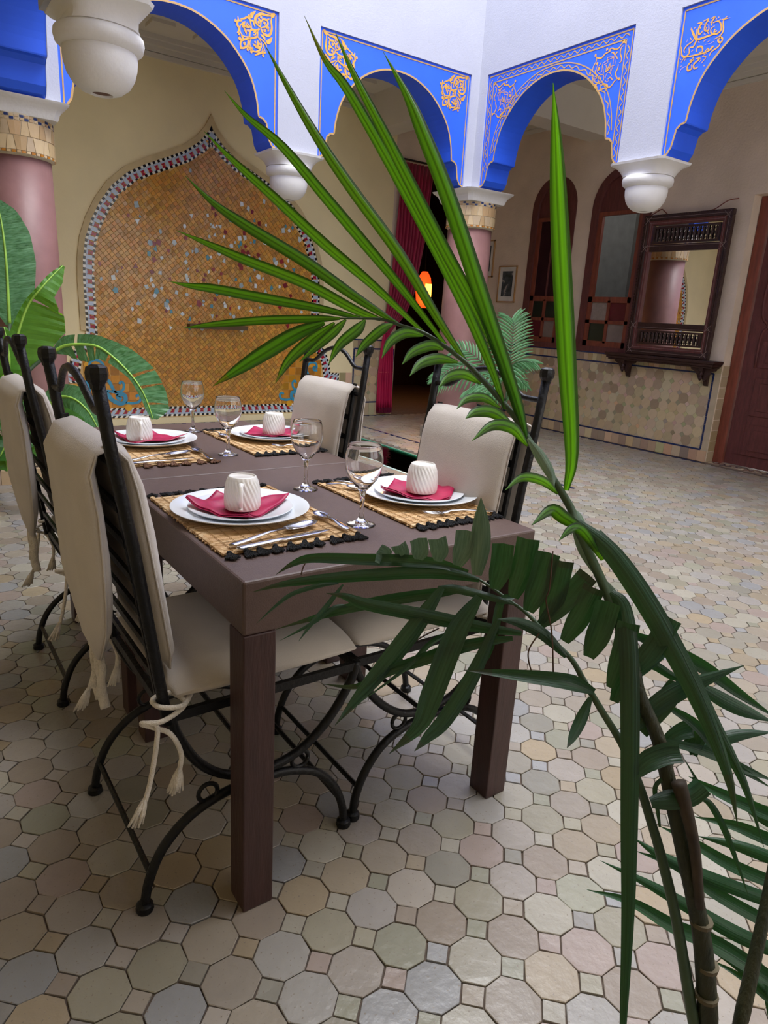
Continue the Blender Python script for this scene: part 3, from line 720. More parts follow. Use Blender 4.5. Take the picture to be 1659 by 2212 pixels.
# blue scrolls in the lower corners
SCR = [([(255,360),(330,350),(320,300),(270,320),(280,255),(350,230),(430,270),(460,350),(430,430)],34),([(120,600),(150,700),(230,740),(260,600),(200,510)],48),([(430,590),(500,680),(580,770),(680,810),(740,780),(740,710),(690,690),(640,720),(690,760)],55),([(440,490),(520,510),(570,600),(590,640)],42),
([(500,640),(600,655),(700,640),(725,560),(690,520),(660,550)],34),([(750,800),(850,805),(930,780),(945,720),(910,700),(880,720)],34),([(600,640),(640,700)],30)]
SB = mat('turquoise_glaze', '#3f95b8', .2, var=.15, scale=20)
def sc(p): h = hit(150+p[0]*.16275, 740+p[1]*.16275, 1, YW-.0175); return (h.x-CX, h.z)
for sx in (1, -1):
    m = MB()
    for q, wd in SCR: ribbon(m, [(CX+sx*sc(p)[0], sc(p)[1]) for p in q], wd*.16275/205*.95, 'y', YW-.0155, -1, d=.0015, n=4)
    build('scroll', m, SB, mo)
    for a, b, r in ((325, 190, 48), (228, 293, 30), (80, 600, 45), (788, 865, 45)):
        h = sc((a, b)); m = MB(); m.prism([(CX+sx*h[0]+r*.00079*math.cos(2*PI*k/16), YW-.012, h[1]+r*.00079*math.sin(2*PI*k/16)) for k in range(16)], (0, -.0045, 0))
        build('yellow_disc', m, mat('yellow_glaze', '#e0a52e', .2), mo)
build('spout_shelf', slabmesh((2.08, 2.72, YW-.10, YW-.008, .985, 1.03)), mat('dark_spout', '#5c4526', .5), mo)
build('plinth_ledge', slabmesh((.7, 4.0, YW-.05, YW, 0.0, .062)), CREAM, mo)

# low wainscot beside the fountain + scarf wall wainscot
WT = [tuple(1.25*c for c in lin(h)[:3]) for h in ['#bda88a', '#b39d80', '#a8957b', '#c4b08f', '#b5a284', '#9c8a70', '#ac987c', '#bfac8c', '#a5936f', '#8c7c66']]
WTM = tuple(1.25*c for c in lin('#b8a486')[:3])
def wall_tiles(par, ax, base, sg, s0, s1, z0, z1, pitch, name='octagonal_tile', nmax=300):
    meshes = []
    for k in range(16):
        c = tuple((.45*x+.55*m_)*rc(.92, 1.05)*(1 if k < 14 else .72) for x, m_ in zip(WT[k % len(WT)], WTM))
        mb = oct_mesh(pitch/2, 0, 500+k, col=c, th=.004)
        mb.v = [(Vector((p.x, -(p.z+.004), p.y)) if ax == 'y' else Vector((-(p.z+.004)*1., p.x, p.y))) for p in mb.v]
        meshes.append(mb.mesh(name, WTILE))
        mb = oct_mesh(0, pitch*.27, 540+k, sq=True, col=tuple(x*rc(.8, 1.15) for x in WT[k % len(WT)]), th=.004)
        mb.v = [(Vector((p.x, -(p.z+.004), p.y)) if ax == 'y' else Vector((-(p.z+.004), p.x, p.y))) for p in mb.v]
        meshes.append(mb.mesh('square_tile', WTILE))
    ni = int(round((s1-s0)/pitch)); nj = int(round((z1-z0)/pitch)); pi_ = (s1-s0)/ni; pj_ = (z1-z0)/nj
    for i in range(ni):
        for j in range(nj):
            s = s0+(i+.5)*pi_; z = z0+(j+.5)*pj_
            p = P3(ax, s, z, .002, base, -1); link(name, meshes[2*random.randrange(16)], par, p)
            if i and j:
                p = P3(ax, s-pi_/2, z-pj_/2, .002, base, -1); link('square_tile', meshes[1+2*random.randrange(16)], par, p)
def plain_row(mb, ax, base, s0, s1, z0, z1, wd):
    n = max(1, round((s1-s0)/wd)); k = (s1-s0)/n
    for i in range(n):
        mb.cc = tuple(x*rc(.85, 1.08) for x in random.choice(WT)); a = P3(ax, s0+i*k+.0015, z0, 0, base, -1); b = P3(ax, s0+(i+1)*k-.0015, z1, .006, base, -1)
        mb.bb(min(a.x, b.x), max(a.x, b.x), min(a.y, b.y), max(a.y, b.y), z0+.001, z1-.001)
WG = mat('wall_grout', '#b8a88c', .9)
def wainscot(name, ax, base, s0, s1, ztop, zhi, zlo, sidel=0, sider=0):
    mb = MB(); a = P3(ax, s0, 0, 0, base, -1); b = P3(ax, s1, 0, .003, base, -1)
    mb.bb(min(a.x, b.x), max(a.x, b.x), min(a.y, b.y), max(a.y, b.y), 0, ztop+.0)
    o = struct(build(name, mb, WG))
    r = MB(); plain_row(r, ax, base, s0, s1, .0, zlo-.008, .095); plain_row(r, ax, base, s0, s1, zhi+.008, ztop-.014, .062)
    build('plain_border_tiles', r, WTILE, o, stuff=True)
    nv = MB()
    def line(sa, sb, za, zb):
        L = max(sb-sa, zb-za); n = max(1, round(L/.085))
        for i in range(n):
            if sb-sa > zb-za: q = (sa+(sb-sa)*i/n+.001, sa+(sb-sa)*(i+1)/n-.001, za, zb)
            else: q = (sa, sb, za+(zb-za)*i/n+.001, za+(zb-za)*(i+1)/n-.001)
            a = P3(ax, q[0], 0, 0, base, -1); b = P3(ax, q[1], 0, .0085, base, -1)
            nv.bb(min(a.x, b.x), max(a.x, b.x), min(a.y, b.y), max(a.y, b.y), q[2], q[3])
    line(s0, s1, ztop-.012, ztop+.004); line(s0+sidel, s1-sider, zhi-.008, zhi+.008); line(s0+sidel, s1-sider, zlo-.008, zlo+.008)
    if sidel: line(s0+sidel-.008, s0+sidel+.008, zlo, zhi)
    if sider: line(s1-sider-.008, s1-sider+.008, zlo, zhi)
    build('navy_tile_liner', nv, NAVYT, o, stuff=True)
    wall_tiles(o, ax, base, 1, s0+sidel+.012, s1-sider-.012, zlo+.012, zhi-.012, .107)
    return o
wainscot('wainscot_right', 'x', XW, 2.59, 6.17, .962, .862, .118, sidel=.07)
wainscot('wainscot_back', 'y', YW, 4.135, DX0, .93, .82, .165, sidel=.015, sider=.02)
lw = MB(); plain_row(lw, 'y', YW, 3.955, 4.13, .07, .2, .09); plain_row(lw, 'y', YW, 3.955, 4.13, .2, .33, .06); plain_row(lw, 'y', YW, 3.955, 4.13, .33, .53, .09)
o = build('low_wall_tiles', lw, WTILE); struct(o); o.name = 'wainscot_low'
for x in (4.0, 4.085):
    build('white_disc', MB().prism([(x+.028*math.cos(2*PI*k/14), YW-.006, .30+.028*math.sin(2*PI*k/14)) for k in range(14)], (0, -.003, 0)), PORC, o)

# ------------------------------------------------------------------ windows (arched wooden frames)
def archpoly(y0, y1, z0, z1, n=18, asp=1.05):
    c = (y0+y1)/2; r = (y1-y0)/2; zs = z1-r*asp
    return [(y0, z0)]+[(c-r*math.cos(PI*k/n), zs+r*asp*math.sin(PI*k/n)) for k in range(n+1)]+[(y1, z0)]
CP = [mat('clouded_pane', '#8d8078', .3, var=.15, scale=30), mat('green_pane', '#1d2a22', .2), mat('maroon_pane', '#5a1c28', .25), mat('grey_pane', '#7d7068', .3, var=.15)]
def window(n_, W, iy0, iy1, open_):
    y0, y1, z0, z1 = W; w_ = struct(bpy.data.objects.new('window_%d' % n_, None)); COL.objects.link(w_)
    x0, x1 = XW-.012, XW+.06
    fo = archpoly(y0, y1, z0, z1); fi = archpoly(y0+.09, y1-.09, z0+.06, z1-.09)
    mb = MB()
    def ring(po_, pi_, xa, xb):
        n = len(po_)
        for i in range(n):
            j = (i+1) % n; a, b, c, d = po_[i], po_[j], pi_[j], pi_[i]
            mb.prism([(xa, a[0], a[1]), (xa, b[0], b[1]), (xa, c[0], c[1]), (xa, d[0], d[1])], (xb-xa, 0, 0))
    ring(fo, fi, x0, x1); build('frame', mb, DWOOD, w_)
    zt = 2.40
    fan = [p for p in archpoly(y0+.09, y1-.09, zt+.03, z1-.09)]
    build('carved_fanlight', MB().prism([(XW+.02, a, b) for a, b in fan], (.02, 0, 0)), DWOOD, w_)
    mb = MB(); xa, xb = XW+.005, XW+.045; ya, yb_ = y0+.09, y1-.09
    mb.bb(xa, xb, ya, yb_, zt, zt+.04).bb(xa, xb, ya, yb_, 1.50, 1.56).bb(xa, xb, ya, yb_, z0+.06, z0+.12)
    mb.bb(xa, xb, ya, ya+.055, z0+.06, zt).bb(xa, xb, yb_-.055, yb_, z0+.06, zt)
    c = (ya+yb_)/2; zc = (z0+.12+1.50)/2
    mb.bb(xa, xb, c-.018, c+.018, z0+.1, 1.52).bb(xa, xb, ya, yb_, zc-.018, zc+.018)
    build('sash', mb, WOOD, w_)
    k = 0
    for (a, b) in ((c+.018, yb_-.055), (ya+.055, c-.018)):
        for (p, q) in ((zc+.018, 1.50), (z0+.12, zc-.018)):
            build('pane', slabmesh((XW+.022, XW+.027, a, b, p, q)), (CP if open_ else [CP[1], CP[2], CP[1], CP[3]])[k], w_, label='coloured glass pane'); k += 1
    if not open_:
        build('upper_pane', slabmesh((XW+.022, XW+.027, ya+.055, yb_-.055, 1.56, zt)), mat('dark_reflecting_pane', '#2e1d20', .12), w_)
        build('mullion', slabmesh((XW+.015, XW+.035, c-.012, c+.012, 1.56, zt)), DWOOD, w_)
    else:
        build('open_casement', slabmesh((XW+.16, XW+.5, y0+.06, y0+.10, 1.56, zt)), mat('dark_teal_panel', '#152028', .4), w_)
window(1, W1, 0, 0, False); window(2, W2, 0, 0, True)

# ------------------------------------------------------------------ hanging pictures
def picture(label, y0, y1, z0, z1, seed):
    t = thing('framed_picture', label, 'picture', (XW, (y0+y1)/2, (z0+z1)/2)); e = .014
    mb = MB().bb(XW-.02, XW-.001, y0, y1, z1-e, z1).bb(XW-.02, XW-.001, y0, y1, z0, z0+e).bb(XW-.02, XW-.001, y0, y0+e, z0, z1).bb(XW-.02, XW-.001, y1-e, y1, z0, z1)
    build('frame', mb, mat('oak_frame', '#b38a5c', .5), t)
    build('mount', slabmesh((XW-.009, XW-.002, y0+e, y1-e, z0+e, z1-e)), mat('white_mount', '#d8d6d0', .8), t)
    art = bpy.data.materials.get('dark_garden_print') or mat('dark_garden_print', '#1f2c28', .5, var=.6, scale=14, col2='#59616c', speck=(16, .62, '#a09a94'))
    build('print', slabmesh((XW-.0105, XW-.0085, y0+.065, y1-.065, z0+.075, z1-.065)), art, t)
picture('small framed garden print on the right wall beside the arched window', 5.458, 5.775, 1.472, 1.915, 1)
picture('framed print half hidden behind the rose column', 5.90, 6.13, 1.78, 2.235, 2)

# ------------------------------------------------------------------ mirror and shelf
mi = thing('carved_mirror', 'large carved dark wood mirror with spindle bands leaning on the right wall shelf', 'mirror', (5.99, 3.17, .99))
Y0, Y1, Z0, Z1 = 2.70, 3.635, .985, 2.345; xf = 5.955
def fr(mb, ya, yb_, za, zb, wd, xa=xf, xb=xf+.05):
    mb.bb(xa, xb, ya, yb_, zb-wd, zb).bb(xa, xb, ya, yb_, za, za+wd).bb(xa, xb, ya, ya+wd, za+wd, zb-wd).bb(xa, xb, yb_-wd, yb_, za+wd, zb-wd); return mb
build('outer_frame', fr(MB(), Y0, Y1, Z0, Z1, .055), DDWOOD, mi, bevel=.006)
build('stepped_frame', fr(MB(), Y0+.05, Y1-.05, Z0+.05, Z1-.05, .045, xf+.012, xf+.05), DWOOD, mi, bevel=.003)
for za, zb in ((1.245, 1.31), (2.0, 2.065)): build('cross_rail', MB().bb(xf+.015, xf+.05, Y0+.09, Y1-.09, za, zb), DDWOOD, mi, bevel=.003)
build('mirror_glass', slabmesh((xf+.04, xf+.045, Y0+.09, Y1-.09, 1.30, 2.01)), MIRR, mi)
build('mirror_glass', slabmesh((xf+.044, xf+.049, Y0+.09, Y1-.09, 2.06, 2.26)), MIRR, mi)
build('mirror_glass', slabmesh((xf+.044, xf+.049, Y0+.09, Y1-.09, 1.07, 1.25)), MIRR, mi)
for (za, zb) in ((2.075, 2.235), (1.095, 1.235)):
    build('spindle_band_frame', fr(MB(), Y0+.115, Y1-.115, za, zb, .018, xf+.018, xf+.045), DDWOOD, mi)
for (za, zb) in ((2.085, 2.225), (1.105, 1.225)):
    for k in range(15):
        y = Y0+.15+(Y1-Y0-.30)*k/14; h = zb-za
        m = MB().lathe([(.006, za), (.006, za+.12*h), (.013, za+.2*h), (.007, za+.3*h), (.016, za+.5*h), (.007, za+.7*h), (.013, za+.8*h), (.006, za+.88*h), (.006, zb)], 8, (xf+.03, y, 0))
        build('spindle', m, DDWOOD, mi, smooth='all')
inl = MB(); xi = xf-.0012
for (ya, yb_, za, zb) in ((Y0+.03, Y1-.03, Z0+.03, Z1-.03), (Y0+.075, Y1-.075, Z0+.075, Z1-.075), (Y0+.03, Y1-.03, 1.26, 2.05)):
    fr(inl, ya, yb_, za, zb, .0025, xi+(0 if ya < Y0+.05 else .012), xi+.004+(0 if ya < Y0+.05 else .012))
for (y, z) in ((Y0+.05, Z0+.05), (Y1-.05, Z0+.05), (Y0+.05, Z1-.05), (Y1-.05, Z1-.05), (Y0+.05, 1.28), (Y1-.05, 1.28), (Y0+.05, 2.03), (Y1-.05, 2.03)):
    for a in (PI/4, -PI/4): inl.box((xi, y, z), (.0015, .045, .0015), Matrix.Rotation(a, 3, 'X'))
build('inlay_lines', inl, INLAY, mi)
dn = MB()
for k in range(44): 
    z = Z0+.02+k*(Z1-Z0-.04)/43
    dn.bb(xf-.006, xf, Y1-.012, Y1-.002, z-.008, z+.008).bb(xf-.006, xf, Y0+.002, Y0+.012, z-.008, z+.008)
for k in range(30):
    y = Y0+.02+k*(Y1-Y0-.04)/29; dn.bb(xf-.006, xf, y-.008, y+.008, Z1-.012, Z1-.002)
build('dentil_beads', dn, DDWOOD, mi, stuff=True)
build('hanging_cord', MB().tube(cr([(XW-.005, 2.73, 2.44), (6.0, 2.80, 2.42), (5.99, 2.9, 2.36), (5.98, 2.95, 2.345)], 4), .005, 6).tube(cr([(5.985, 3.40, 2.345), (6.0, 3.46, 2.385), (XW-.004, 3.53, 2.41), (6.0, 3.56, 2.37), (5.985, 3.60, 2.345)], 4), .005, 6), WOOD, mi, smooth='all')
sh = thing('wall_shelf', 'carved dark wood shelf on two brackets below the mirror', 'shelf', (5.98, 3.21, .93))
build('board', MB().bb(5.885, XW, 2.585, 3.845, .955, .983).bb(5.90, XW, 2.60, 3.83, .93, .955).bb(5.915, XW, 2.615, 3.815, .912, .93), DDWOOD, sh, bevel=.004)
for y in (2.72, 3.62):
    mb = MB()
    for dy, wd in ((0, .022),):
        P = [(XW-.003, .912), (5.91, .912), (5.915, .885), (5.94, .872), (5.965, .868), (5.985, .845), (6.0, .80), (6.02, .785), (6.03, .755), (XW-.003, .735)]
        mb.prism([(x, y-wd, z) for x, z in P], (0, 2*wd, 0))
    for s in (-1, 1): mb.prism([(5.95, y+s*.02, .912), (5.95, y+s*.13, .912), (5.95, y+s*.125, .895), (5.95, y+s*.08, .875), (5.95, y+s*.055, .845), (5.95, y+s*.03, .80), (5.95, y+s*.02, .79)], (.03, 0, 0))
    mb.lathe([(.008, .80), (.02, .815), (.012, .83), (.022, .85), (.012, .87), (.02, .90), (.02, .912)], 12, (5.935, y, 0))
    build('bracket', mb, DDWOOD, sh)

# ------------------------------------------------------------------ carved door on the right
dr = struct(bpy.data.objects.new('door_1', None)); COL.objects.link(dr)
XD = 6.20
build('door_frame', slabmesh((XD-.02, XD+.08, 2.49, 2.585, 0, 2.46), (XD-.02, XD+.08, .55, .65, 0, 2.46), (XD-.02, XD+.08, .65, 2.49, 2.36, 2.46)), WOOD, dr, bevel=.006)
for ya, yb_ in ((1.58, 2.485), (.655, 1.57)):
    lf = build('door_leaf', slabmesh((XD+.02, XD+.06, ya, yb_, .01, 2.35)), DWOOD, dr)
    c = (ya+yb_)/2; hw = .33
    P = [(c-hw, .95), (c-hw, 1.25), (c-hw+.05, 1.33), (c-hw-.02, 1.42), (c-hw-.03, 1.7), (c-hw+.08, 1.95), (c-.12, 2.1), (c, 2.22), (c+.12, 2.1), (c+hw-.08, 1.95), (c+hw+.03, 1.7), (c+hw+.02, 1.42), (c+hw-.05, 1.33), (c+hw, 1.25), (c+hw, .95)]
    m = MB(); m.tube([(XD+.018, a, b) for a, b in cr([Vector((p[0], p[1], 0)) for p in P], 3) for a, b in [(a, b)]] if False else [(XD+.018, v.x, v.y) for v in cr([Vector((p[0], p[1], 0)) for p in P], 3)], .013, 6)
    build('carved_moulding', m, DWOOD, dr, smooth='all')
    for za, zb in ((.12, .42), (.50, .86), (.95, 1.2)):
        build('carved_panel', MB().bb(XD+.008, XD+.02, c-hw+.03, c+hw-.03, za, zb).bb(XD+.0, XD+.01, c-hw+.09, c+hw-.09, za+.05, zb-.05), DWOOD, dr, bevel=.004)
build('threshold', slabmesh((XW, XD+.1, .55, 2.59, -.006, .004)), mat('threshold_tile', '#8a7667', .4, var=.2), dr)
mb = MB()
for i in range(34):
    for j in range(3):
        y = 2.54-i*.06; x = XW+.02+j*.045; R = Matrix.Rotation(.7 if j % 2 else -.7, 3, 'Z'); mb.cc = random.choice([lin('#3c3a3c')[:3], lin('#b3a68e')[:3], lin('#7b5a48')[:3]])
        mb.box((x, y, .005), (.026, .008, .002), R)
build('zigzag_threshold_tiles', mb, WTILE, dr, stuff=True)
# tiled reveal between wall end and door
rv = MB(); 
for k in range(9): rv.cc = tuple(x*.8 for x in random.choice(WT)); rv.bb(XW+.015, XW+.12, 2.583, 2.592, k*.105+.004, k*.105+.102)
o = build('reveal_tiles', rv, WTILE, dr, stuff=True)

# ------------------------------------------------------------------ doorway on back wall: curtain, lamp
CUR = mat('crimson_curtain', '#9c1440', .55, var=.2, scale=3, stretch=(6, 6, 1), sheen=.3)
cu = thing('tied_curtain', 'crimson curtain tied back at the dark doorway with its tail hanging over the tiled wall', 'curtain', (4.62, YW-.06, 0))
def drape(spec, n=64, npl=9):
    mb = MB(); rings = []
    for z, xa, xb, amp, yy in spec:
        rings.append([Vector((xa+(xb-xa)*k/(n-1), yy+amp*math.sin(2*PI*npl*k/(n-1)+z*1.5)+.3*amp*math.sin(2*PI*3.3*k/(n-1)+z*4), z)) for k in range(n)])
    b = len(mb.v); back_ = []
    for r in rings: mb.v += r
    for i in range(len(rings)-1):
        for j in range(n-1): mb.face((b+i*n+j, b+i*n+j+1, b+(i+1)*n+j+1, b+(i+1)*n+j))
    return mb
o = build('upper_drape', drape([(2.97, 4.66, 5.16, .02, YW-.03), (2.6, 4.66, 5.12, .022, YW-.035), (2.2, 4.65, 5.10, .024, YW-.04), (1.8, 4.63, 5.04, .024, YW-.045), (1.5, 4.60, 4.98, .022, YW-.05), (1.25, 4.56, 4.86, .018, YW-.055), (1.08, 4.54, 4.68, .012, YW-.06), (1.02, 4.55, 4.63, .008, YW-.06)]), CUR, cu, smooth='all')
o2 = build('curtain_tail', drape([(1.02, 4.55, 4.63, .010, YW-.06), (.97, 4.53, 4.66, .016, YW-.06), (.85, 4.515, 4.69, .02, YW-.06), (.5, 4.50, 4.71, .022, YW-.055), (.2, 4.50, 4.72, .024, YW-.055), (.06, 4.50, 4.725, .026, YW-.055)], 48, 6), mat('crimson_curtain_lit', '#bd1d50', .6, var=.15, scale=3), cu, smooth='all')  # same cloth as the drape; the brighter red paints daylight on the tail
for o_ in (o, o2):
    s_ = o_.modifiers.new('thick', 'SOLIDIFY'); s_.thickness = .004
build('gold_stripes', drape([(.545, 4.50, 4.712, .0235, YW-.0575), (.538, 4.50, 4.712, .0235, YW-.0575)], 48, 6), mat('pink_gold_stripe', '#d9636a', .6), cu)
build('fringe', drape([(.10, 4.50, 4.724, .0262, YW-.0575), (.03, 4.505, 4.72, .03, YW-.0575)], 48, 6), mat('dark_fringe', '#6d0f30', .8), cu)
build('curtain_rod', MB().tube([(4.60, YW-.03, 3.0), (5.66, YW-.03, 3.0)], .012, 8), IRON, cu)
lp = thing('glowing_lantern', 'glowing orange and red wall lantern in the dark passage behind the doorway', 'lamp', (5.95, 7.2, 1.55))
build('shade', MB().lathe([(.05, 1.36), (.10, 1.42), (.12, 1.60), (.09, 1.78), (.04, 1.86)], 12, (5.95, 7.2, 0)), emis('red_lit_shade', '#d8380f', 2.2), lp, smooth='all')
build('glowing_core', MB().box((5.93, 7.07, 1.60), (.045, .015, .09)).box((5.88, 7.09, 1.50), (.03, .015, .03)), emis('amber_light', '#ff9a2a', 9.), lp)
build('hanging_chain', MB().tube([(5.95, 7.2, 1.84), (5.95, 7.2, 3.2)], .006, 6), IRON, lp)
pl = bpy.data.lights.new('lantern_light', 'POINT'); pl.energy = 12; pl.color = (1, .45, .12); pl.shadow_soft_size = .1
plo = bpy.data.objects.new('lantern_light', pl); COL.objects.link(plo); plo.location = (5.75, 6.95, 1.5)

# ================================================================== TABLES
def table(label, x0, x1, y0, y1, legs):
    t = thing('dining_table', label, 'table', ((x0+x1)/2, (y0+y1)/2, 0), group=None)
    build('tabletop', slabmesh((x0, x1, y0+.0008, y1-.0008, .641, .75)), TABLE, t, bevel=.005)
    for lx, ly in legs: build('leg', slabmesh((lx, lx+.068, ly, ly+.068, 0, .641)), LEG, t, bevel=.003)
table('near square brown dining table with thick top, set for two', 0, .764, 0, .828, [(0, 0), (.696, 0), (0, .692), (.696, .692)])
table('far square brown dining table pushed against the near one', -.004, .762, .829, 1.73, [(-.004, .845), (.694, .845), (-.004, 1.6), (.694, 1.6)])

# ================================================================== CHAIRS
def pillow(rings, m, name, t): return build(name, MB().loft(rings), m, t, smooth='all')
def make_chair(label, rearflap=True):
    t = thing('iron_chair', label, 'chair', (0, 0, 0), group='black iron chairs round the table')
    W = .216
    for s in (-1, 1):
        y = s*W
        pts = cr([(-.178, y, .462), (-.165, y, .40), (-.12, y, .315), (-.055, y, .262), (.03, y, .245), (.115, y, .262), (.19, y, .32), (.245, y, .40), (.262, y, .452)], 4)
        build('upper_curve', MB().tube(pts, .0105, 8), IRON, t, smooth='all')
        pts = cr([(-.243, y, .012), (-.232, y, .07), (-.20, y, .14), (-.14, y, .195), (-.06, y, .222), (.01, y, .225), (.09, y, .218), (.165, y, .185), (.215, y, .125), (.24, y, .06), (.246, y, .012)], 4)
        lg = build('leg_arch', MB().tube(pts, .0105, 8), IRON, t, smooth='all')
        for fx in (-.243, .246): build('foot', MB().lathe([(.017, 0), (.019, .006), (.016, .012), (.0175, .016), (.012, .021)], 14, (fx, y, 0)), IRON, lg, smooth=50)
        for cx in (-.102, .118):
            build('ring', MB().tube([(cx+.021*math.cos(a*PI/9), y, .236+(.004 if cx > 0 else 0)+.021*math.sin(a*PI/9)) for a in range(19)], .0052, 6), IRON, t, smooth='all')
        pts = [(-.182, y, .43), (-.20, y, .56), (-.232, y, .80), (-.262, y, .98), (-.278, y, 1.10)]
        po_ = build('back_post', MB().tube(pts, .0115, 10), IRON, t, smooth='all')
        build('finial', MB().lathe([(.0115, 1.088), (.0125, 1.095), (.018, 1.104), (.019, 1.115), (.017, 1.124), (.009, 1.128)], 8, (-.2785, y, 0)), IRON, po_)
        build('inner_upright', MB().box((-.222, s*(W-.045), .722), (.005, .006, .272), Matrix.Rotation(-.135, 3, 'Y')), IRON, t)
    build('seat_frame', MB().bb(-.185, .268, -W-.006, -W+.006, .432, .452).bb(-.185, .268, W-.006, W+.006, .432, .452).bb(-.185, -.173, -W, W, .432, .452).bb(.256, .268, -W, W, .432, .452), IRON, t)
    def bx(z): return -.1825-(z-.43)*.1425
    for z in (.52, .59, .66, .73, .80, .87):
        build('slat', MB().box((bx(z), 0, z), (.004, W-.042, .009), Matrix.Rotation(-.135, 3, 'Y')), IRON, t)
    build('top_rail', MB().tube([(bx(.955), -W, .955), (bx(.955), W, .955)], .0075, 8), IRON, t)
    pts = cr([(bx(1.045), -W, 1.045), (bx(1.045), -W+.04, 1.045), (bx(1.05), -W+.075, 1.05), (bx(1.085), -.075, 1.088), (bx(1.10), -.02, 1.103), (bx(1.10), .02, 1.103), (bx(1.085), .075, 1.088), (bx(1.05), W-.075, 1.05), (bx(1.045), W-.04, 1.045), (bx(1.045), W, 1.045)], 4)
    build('camel_back_bar', MB().tube(pts, .0075, 8), IRON, t, smooth='all')
    for x, z in ((.03, .236), (-.228, .085), (.232, .085)):
        build('stretcher', MB().tube([(x, -W, z), (x, W, z)], .0065, 6), IRON, t)
    # seat cushion
    rings = []; hy = .222
    for k in range(13):
        u = -1+2*k/12; th = .033*(1-abs(u)**8)+.006; hx = .222*(1-.05*abs(u)**4)
        R = []
        for j in range(28):
            a = 2*PI*j/28; c, s_ = math.cos(a), math.sin(a); e = .42
            px = math.copysign(abs(c)**e, c)*hx; pz = math.copysign(abs(s_)**.6, s_)*th*(1-.35*abs(px/hx)**8)
            R.append(Vector((.045+px, u*hy, .489+pz+(0 if s_ < 0 else .004*math.cos(u*1.5)))))
        rings.append(R)
    pillow(rings, FABRIC, 'seat_cushion', t)
    # back cushion folded over the top rail: front panel + rear flap
    prof = []   # (x, z, thickness, half width)
    F = [(bx(.53)+.035, .525, .006, .175), (bx(.56)+.04, .56, .022, .178), (bx(.65)+.04, .65, .028, .179), (bx(.8)+.04, .8, .029, .179), (bx(.90)+.038, .90, .027, .179), (bx(.95)+.030, .957, .019, .18), (bx(.97)+.010, .982, .010, .182),
         (bx(.97)-.020, .972, .015, .184), (bx(.95)-.036, .935, .021, .187), (-.283, .86, .025, .188), (-.279, .77, .027, .184), (-.274, .68, .026, .165), (-.268, .60, .022, .125), (-.264, .54, .015, .07), (-.262, .505, .006, .035)]
    rings = []
    for i, (x, z, th, hw) in enumerate(F):
        a_, b_ = F[max(i-1, 0)], F[min(i+1, len(F)-1)]; tx, tz = b_[0]-a_[0], b_[1]-a_[1]; L_ = math.hypot(tx, tz); nx, nz = tz/L_, -tx/L_
        R = []
        for j in range(28):
            a = 2*PI*j/28; c, s_ = math.cos(a), math.sin(a)
            py = math.copysign(abs(c)**.42, c)*hw; q = math.copysign(abs(s_)**.7, s_)*th*(1-.3*abs(py/hw)**4)
            wob = .002*math.sin(py*60+z*20)
            R.append(Vector((x+nx*(q+wob), py, z+nz*q)))
        rings.append(R)
    bc = pillow(rings, FABRIC, 'back_cushion', t)
    for s in (-1, 1):
        build('seam', MB().tube([(x+.0, s*(hw+.002), z) for x, z, th, hw in F], .0022, 5), FABRIC, bc, smooth='all')
    # ties: hanging cloth tails on the flap corners, knotted rope loops on the seat corners
    for s in (-1, 1):
        y = s*.022
        m = MB().tube(cr([(-.262, y, .52), (-.263, y+.004, .485), (-.261, y-.003, .445), (-.263, y+.004, .41)], 4), [.014]+[.009]*8+[.011]*4, 7, flat=.5)
        m.tube(cr([(-.262, y, .52), (-.258, y-.008, .475), (-.261, y+.006, .43), (-.257, y-.006, .385)], 4), [.012]+[.008]*8+[.011]*4, 7, flat=.5)
        build('cloth_tie', m, ROPE, t, smooth='all')
        y = s*.228; rt = MB()
        rt.tube(cr([(-.13, s*.205, .475), (-.16, y+s*.012, .475), (-.20, y, .478), (-.205, y-s*.03, .48), (-.17, y-s*.03, .485), (-.15, y, .47), (-.20, y+s*.015, .455), (-.235, y-s*.005, .45), (-.215, y, .438), (-.185, y+s*.012, .42), (-.165, y+s*.012, .37), (-.168, y+s*.01, .33)], 5), .0052, 7)
        rt.tube(cr([(-.235, y-s*.004, .45), (-.21, y+s*.006, .445), (-.212, y+s*.008, .40), (-.225, y+s*.008, .33), (-.238, y+s*.01, .285)], 5), .0052, 7)
        rp = build('rope_tie', rt, ROPE, t, smooth='all')
        for (bx_, by, bz, dx) in ((-.168, y+s*.01, .335, -.012), (-.238, y+s*.01, .29, -.022)):
            ts = MB()
            for k in range(14):
                a = 2*PI*k/14; r_ = rc(.4, 1)
                ts.tube([(bx_, by, bz), (bx_+dx*.4+.008*math.cos(a)*r_, by+.008*math.sin(a)*r_, bz-.02), (bx_+dx+.017*math.cos(a)*r_, by+.013*math.sin(a)*r_, bz-.046-rc(0, .008))], [.0045, .004, .0022], 5)
            build('rope_tassel', ts, ROPE, rp, smooth='all')
    return t
def chcol(o, x, y, rz, label):
    o.location = (x, y, 0); o.rotation_euler = (0, 0, rz); o['label'] = label
c1 = make_chair('x'); c2 = copy_tree(c1); c3 = copy_tree(c1); c4 = copy_tree(c1)
chcol(c1, .072, .331, 0, 'black iron chair with cream cushions nearest the camera, at the left of the near table')
chcol(c2, .085, 1.234, 0, 'black iron chair with cream cushions at the far left, beside the banana plant')
chcol(c3, .597, .341, PI, 'black iron chair with cream cushions right of the near table, behind the palm frond')
chcol(c4, .607, 1.175, PI, 'black iron chair with cream cushions at the far right, in front of the mosaic corner')

